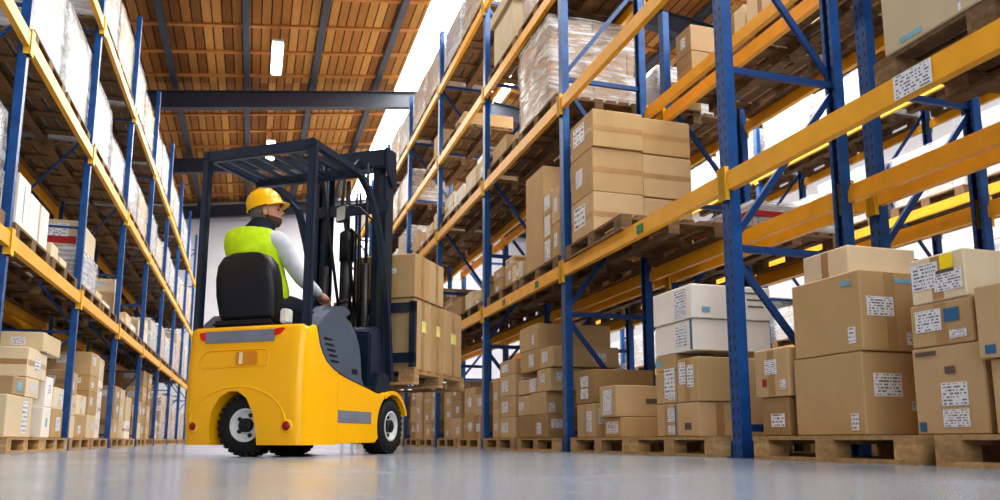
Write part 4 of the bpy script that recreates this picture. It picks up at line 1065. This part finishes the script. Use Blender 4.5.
# hands: palm and five separate bent fingers
def hand(side, wr, palm_dir, down, across, fm):
    """palm_dir forward, across towards the little finger side away from the thumb"""
    f_, d_, a_ = Vector(palm_dir).normalized(), Vector(down).normalized(), Vector(across).normalized(); w_ = Vector(wr)
    fm.tube([w_, w_ + f_ * .03, w_ + f_ * .06, w_ + f_ * .085], [.026, .030, .033, .028], 10)
    fm.ball(tuple(w_ + f_ * .06), .032, 10, 8)
    for k_, (off, L) in enumerate(((-.030, .062), (-.010, .072), (.010, .068), (.029, .054))):
        b = w_ + f_ * .082 + a_ * off
        fm.tube([b - f_ * .02, b, b + f_ * L * .42 + d_ * L * .10, b + f_ * L * .62 + d_ * L * .42, b + f_ * L * .45 + d_ * L * .75], [.0095, .0095, .009, .0085, .007], 8)
    b = w_ + f_ * .03 - a_ * .026
    fm.tube([b, b - a_ * .022 + f_ * .025, b - a_ * .022 + f_ * .05 + d_ * .012, b - a_ * .012 + f_ * .066 + d_ * .03], [.013, .012, .0105, .008], 8)
fm = MB()
hand('R', wrR, (.95, .18, -.12), (.1, 0, -1), (.15, -1, 0), fm)
hand('L', wrL, (.85, -.45, -.1), (.1, 0, -1), (.45, .85, 0), fm)
# merge into the body, one continuous surface
bm = bmesh.new(); bm.from_mesh(body.data)
for x in (hd, fm):
    t_ = x.mesh('tmp'); bm.from_mesh(t_)
me = bpy.data.meshes.new('person_body'); bm.to_mesh(me); bm.free(); body.data = me
rm = body.modifiers.new('r', 'REMESH'); rm.mode = 'VOXEL'; rm.voxel_size = .0055; rm.use_smooth_shade = True
sm_ = body.modifiers.new('sm', 'SMOOTH'); sm_.iterations = 2; sm_.factor = .5
apply_mods(body)
for f in body.data.polygons: f.use_smooth = True
body.data.materials.clear(); body.data.materials.append(M['skin'])
body.location = TL; body.rotation_euler = (0, 0, TR)
tag(body, 'person in yellow helmet and hi-vis vest driving the forklift, head turned sideways', 'person')
def wear(o, name, mat):
    o.name = name; o.parent = body; o.data.materials.clear(); o.data.materials.append(M[mat])
    for f in o.data.polygons: f.use_smooth = True
    return o
shirt = skin_mesh('shirt', *chain([(waist, .118), (chest, .124), (upc, .105)],
      [(upc, .105), (shR, .080), ((.39, -.075, 1.38), .068), (elR, .060), ((.60, -.13, 1.22), .050), ((.715, -.126, 1.19), .036)],
      [(upc, .105), (shL, .066), ((.385, .375, 1.36), .058), (elL, .052), ((.63, .335, 1.21), .046), ((.775, .27, 1.19), .036)]))
wear(shirt, 'shirt', 'shirt')
vest = skin_mesh('vest', *chain([((.40, .06, 1.02), (.165, .18)), ((.34, .11, 1.20), (.16, .175)), ((.32, .15, 1.40), (.165, .185)), ((.30, .165, 1.515), (.125, .175)), ((.315, .155, 1.59), (.09, .11))],
      [((.30, .165, 1.515), (.125, .175)), ((.315, .015, 1.54), .085)], [((.30, .165, 1.515), (.125, .175)), ((.285, .365, 1.525), .105)]))
wear(vest, 'vest', 'vest')
tro = skin_mesh('trousers', *chain([((.32, .12, 1.06), .13), (hipR, .098), ((.57, .0, 1.07), .090), (knR, .072), ((.83, -.02, .86), .06), ((.86, -.02, .66), .05)],
      [((.32, .12, 1.06), .13), (hipL, .098), ((.57, .24, 1.07), .090), (knL, .072), ((.83, .26, .86), .06), ((.86, .26, .66), .05)]))
wear(tro, 'trousers', 'jeans')
for a_, t_ in ((anR, toR), (anL, toL)):
    bt = skin_mesh('boot', *chain([((a_[0], a_[1], a_[2] + .03), .05), ((a_[0] + .0, a_[1], .57), .05), ((a_[0] + .10, a_[1], .555), .046), ((t_[0] + .02, t_[1], .55), .04)]))
    wear(bt, 'boot', 'black')
col_ = MB().tube([(.315, .155, 1.585), (.33, .148, 1.62), (.345, .14, 1.66), (.352, .136, 1.685)], [.112, .100, .090, .085], 20, False)
c_ = wear(col_.build('collar', 'navy'), 'collar', 'navy')
so = c_.modifiers.new('s', 'SOLIDIFY'); so.thickness = .018; so.offset = -1; apply_mods(c_)
def headpart(mb, name, mat):
    mb.v = [tuple(HM @ Vector(v)) for v in mb.v]; return wear(mb.build(name, mat), name, mat)
# hair: band around the back and sides under the helmet
hb = MB(); n = 22; prof = []
vs = []; fs = []
for i in range(n + 1):
    a = R(104 + (256 - 104) * i / n)
    lo = -.055
    for z_, k_ in ((lo, .96), (.0 if lo < -.02 else .02, 1.03), (.05, 1.04), (.09, .9)):
        vs.append((.099 * k_ * math.cos(a) - .004, .080 * k_ * math.sin(a), z_))
for i in range(n):
    for j in range(3): fs.append((i * 4 + j, (i + 1) * 4 + j, (i + 1) * 4 + j + 1, i * 4 + j + 1))
h_ = headpart(MB().add(vs, fs, True), 'hair', 'hair')
so = h_.modifiers.new('s', 'SOLIDIFY'); so.thickness = .012; so.offset = 1; apply_mods(h_)
# beard: shell along jaw and chin
vs = []; fs = []; n = 20
for i in range(n + 1):
    a = R(-98 + 196 * i / n); ca_, sa_ = math.cos(a), math.sin(a)
    fr = max(0, ca_)
    for z_, rx, ry in ((-.036 - .022 * fr, .066 + .016 * fr, .061), (-.055 - .014 * fr, .066 + .018 * fr, .060), (-.078 - .008 * fr, .056 + .024 * fr, .053), (-.102 - .006 * fr, .034 + .030 * fr, .034)):
        vs.append((rx * ca_ + .006, ry * sa_, z_))
for i in range(n):
    for j in range(3): fs.append((i * 4 + j, (i + 1) * 4 + j, (i + 1) * 4 + j + 1, i * 4 + j + 1))
b_ = headpart(MB().add(vs, fs, True), 'beard', 'beard')
so = b_.modifiers.new('s', 'SOLIDIFY'); so.thickness = .008; so.offset = 1; apply_mods(b_)
for s in (1, -1):
    headpart(MB().ball((.083, s * .030, .004), (.010, .013, .008), 10, 8), 'eye', 'eye')
    headpart(MB().tube([(.092, s * .014, .022), (.088, s * .034, .026), (.076, s * .050, .020)], .005, 6), 'eyebrow', 'beard')
# hard hat
HT = Matrix.Rotation(R(-8), 4, 'Y')
hat = MB().lathe([(.120, .030), (.128, .034), (.122, .044), (.120, .075), (.112, .110), (.092, .142), (.060, .162), (.025, .170), (0, .171)], 32)
for i, v in enumerate(hat.v): hat.v[i] = (v[0] * 1.06 - .004, v[1] * .90, v[2])
vs = []; fs = []; n = 16
for i in range(n + 1):
    a = R(-80 + 160 * i / n); e = .044 * max(0, math.cos(a)) ** .7
    vs += [(.122 * 1.06 * math.cos(a) - .004, .122 * .9 * math.sin(a), .042), ((.126 * 1.06 + e) * math.cos(a) - .004, (.126 * .9 + e * .5) * math.sin(a), .026 - e * .12), ((.124 * 1.06 + e) * math.cos(a) - .004, (.124 * .9 + e * .5) * math.sin(a), .020 - e * .12), (.118 * 1.06 * math.cos(a) - .004, .118 * .9 * math.sin(a), .030)]
for i in range(n):
    for j in range(4): fs.append((i * 4 + j, (i + 1) * 4 + j, (i + 1) * 4 + (j + 1) % 4, i * 4 + (j + 1) % 4))
hat.add(vs, fs, True)
for y_ in (-.03, 0, .03):
    hat.tube([(.105, y_ * 1.1, .095), (.07, y_, .155), (0, y_ * .9, .176), (-.07, y_, .155), (-.11, y_ * 1.1, .095)], .007, 6)
hat.v = [tuple(HT @ Vector(v)) for v in hat.v]
headpart(hat, 'hard_hat', 'helmet')

# ------------------------------------------------------------------ light
w = bpy.data.worlds.new('world'); sc.world = w; w.use_nodes = True
w.node_tree.nodes['Background'].inputs[0].default_value = (.92, .96, 1, 1); w.node_tree.nodes['Background'].inputs[1].default_value = .22
def area(name, loc, rot, sx, sy, power, col=(1, 1, 1)):
    l = bpy.data.lights.new(name, 'AREA'); l.shape = 'RECTANGLE'; l.size = sx; l.size_y = sy; l.energy = power; l.color = col
    o = bpy.data.objects.new(name, l); COL.objects.link(o); o.location = loc; o.rotation_euler = rot; return o
area('aisle_light', (.4, 8, 8.2), (0, 0, 0), 1.0, 12, 330, (1, .96, .9))
area('aisle_light', (.4, 22, 8.2), (0, 0, 0), 1.0, 12, 500, (1, .96, .9))
area('next_aisle_light', (6.6, 9, 8.0), (0, 0, 0), 2.0, 16, 700)
area('front_fill', (.5, -3.5, 3.0), (R(90), 0, 0), 7, 5, 310, (.95, .97, 1))  # added frontal fill behind the camera, not an actual door

# ------------------------------------------------------------------ camera
cd = bpy.data.cameras.new('camera'); cam = bpy.data.objects.new('camera', cd); COL.objects.link(cam); sc.camera = cam
F = 800.0; PY = 309.0
cd.sensor_width = 36; cd.sensor_fit = 'HORIZONTAL'; cd.lens = F / 1000 * 36
cd.shift_y = (PY - 250) / 1000.0
cd.dof.use_dof = True; cd.dof.focus_distance = 5.4; cd.dof.aperture_fstop = 2.8
cd.clip_start = .02; cd.clip_end = 200
th = math.atan2(440 - PY, F); al = math.atan2(250, math.hypot(F, 440 - PY))
cam.location = (0, 0, .108); cam.rotation_euler = Euler((math.pi / 2 + th, 0, -al), 'XYZ')
sc.view_settings.view_transform = 'Standard'; sc.view_settings.exposure = -0.05
try: sc.view_settings.look = 'Medium High Contrast'
except Exception: pass
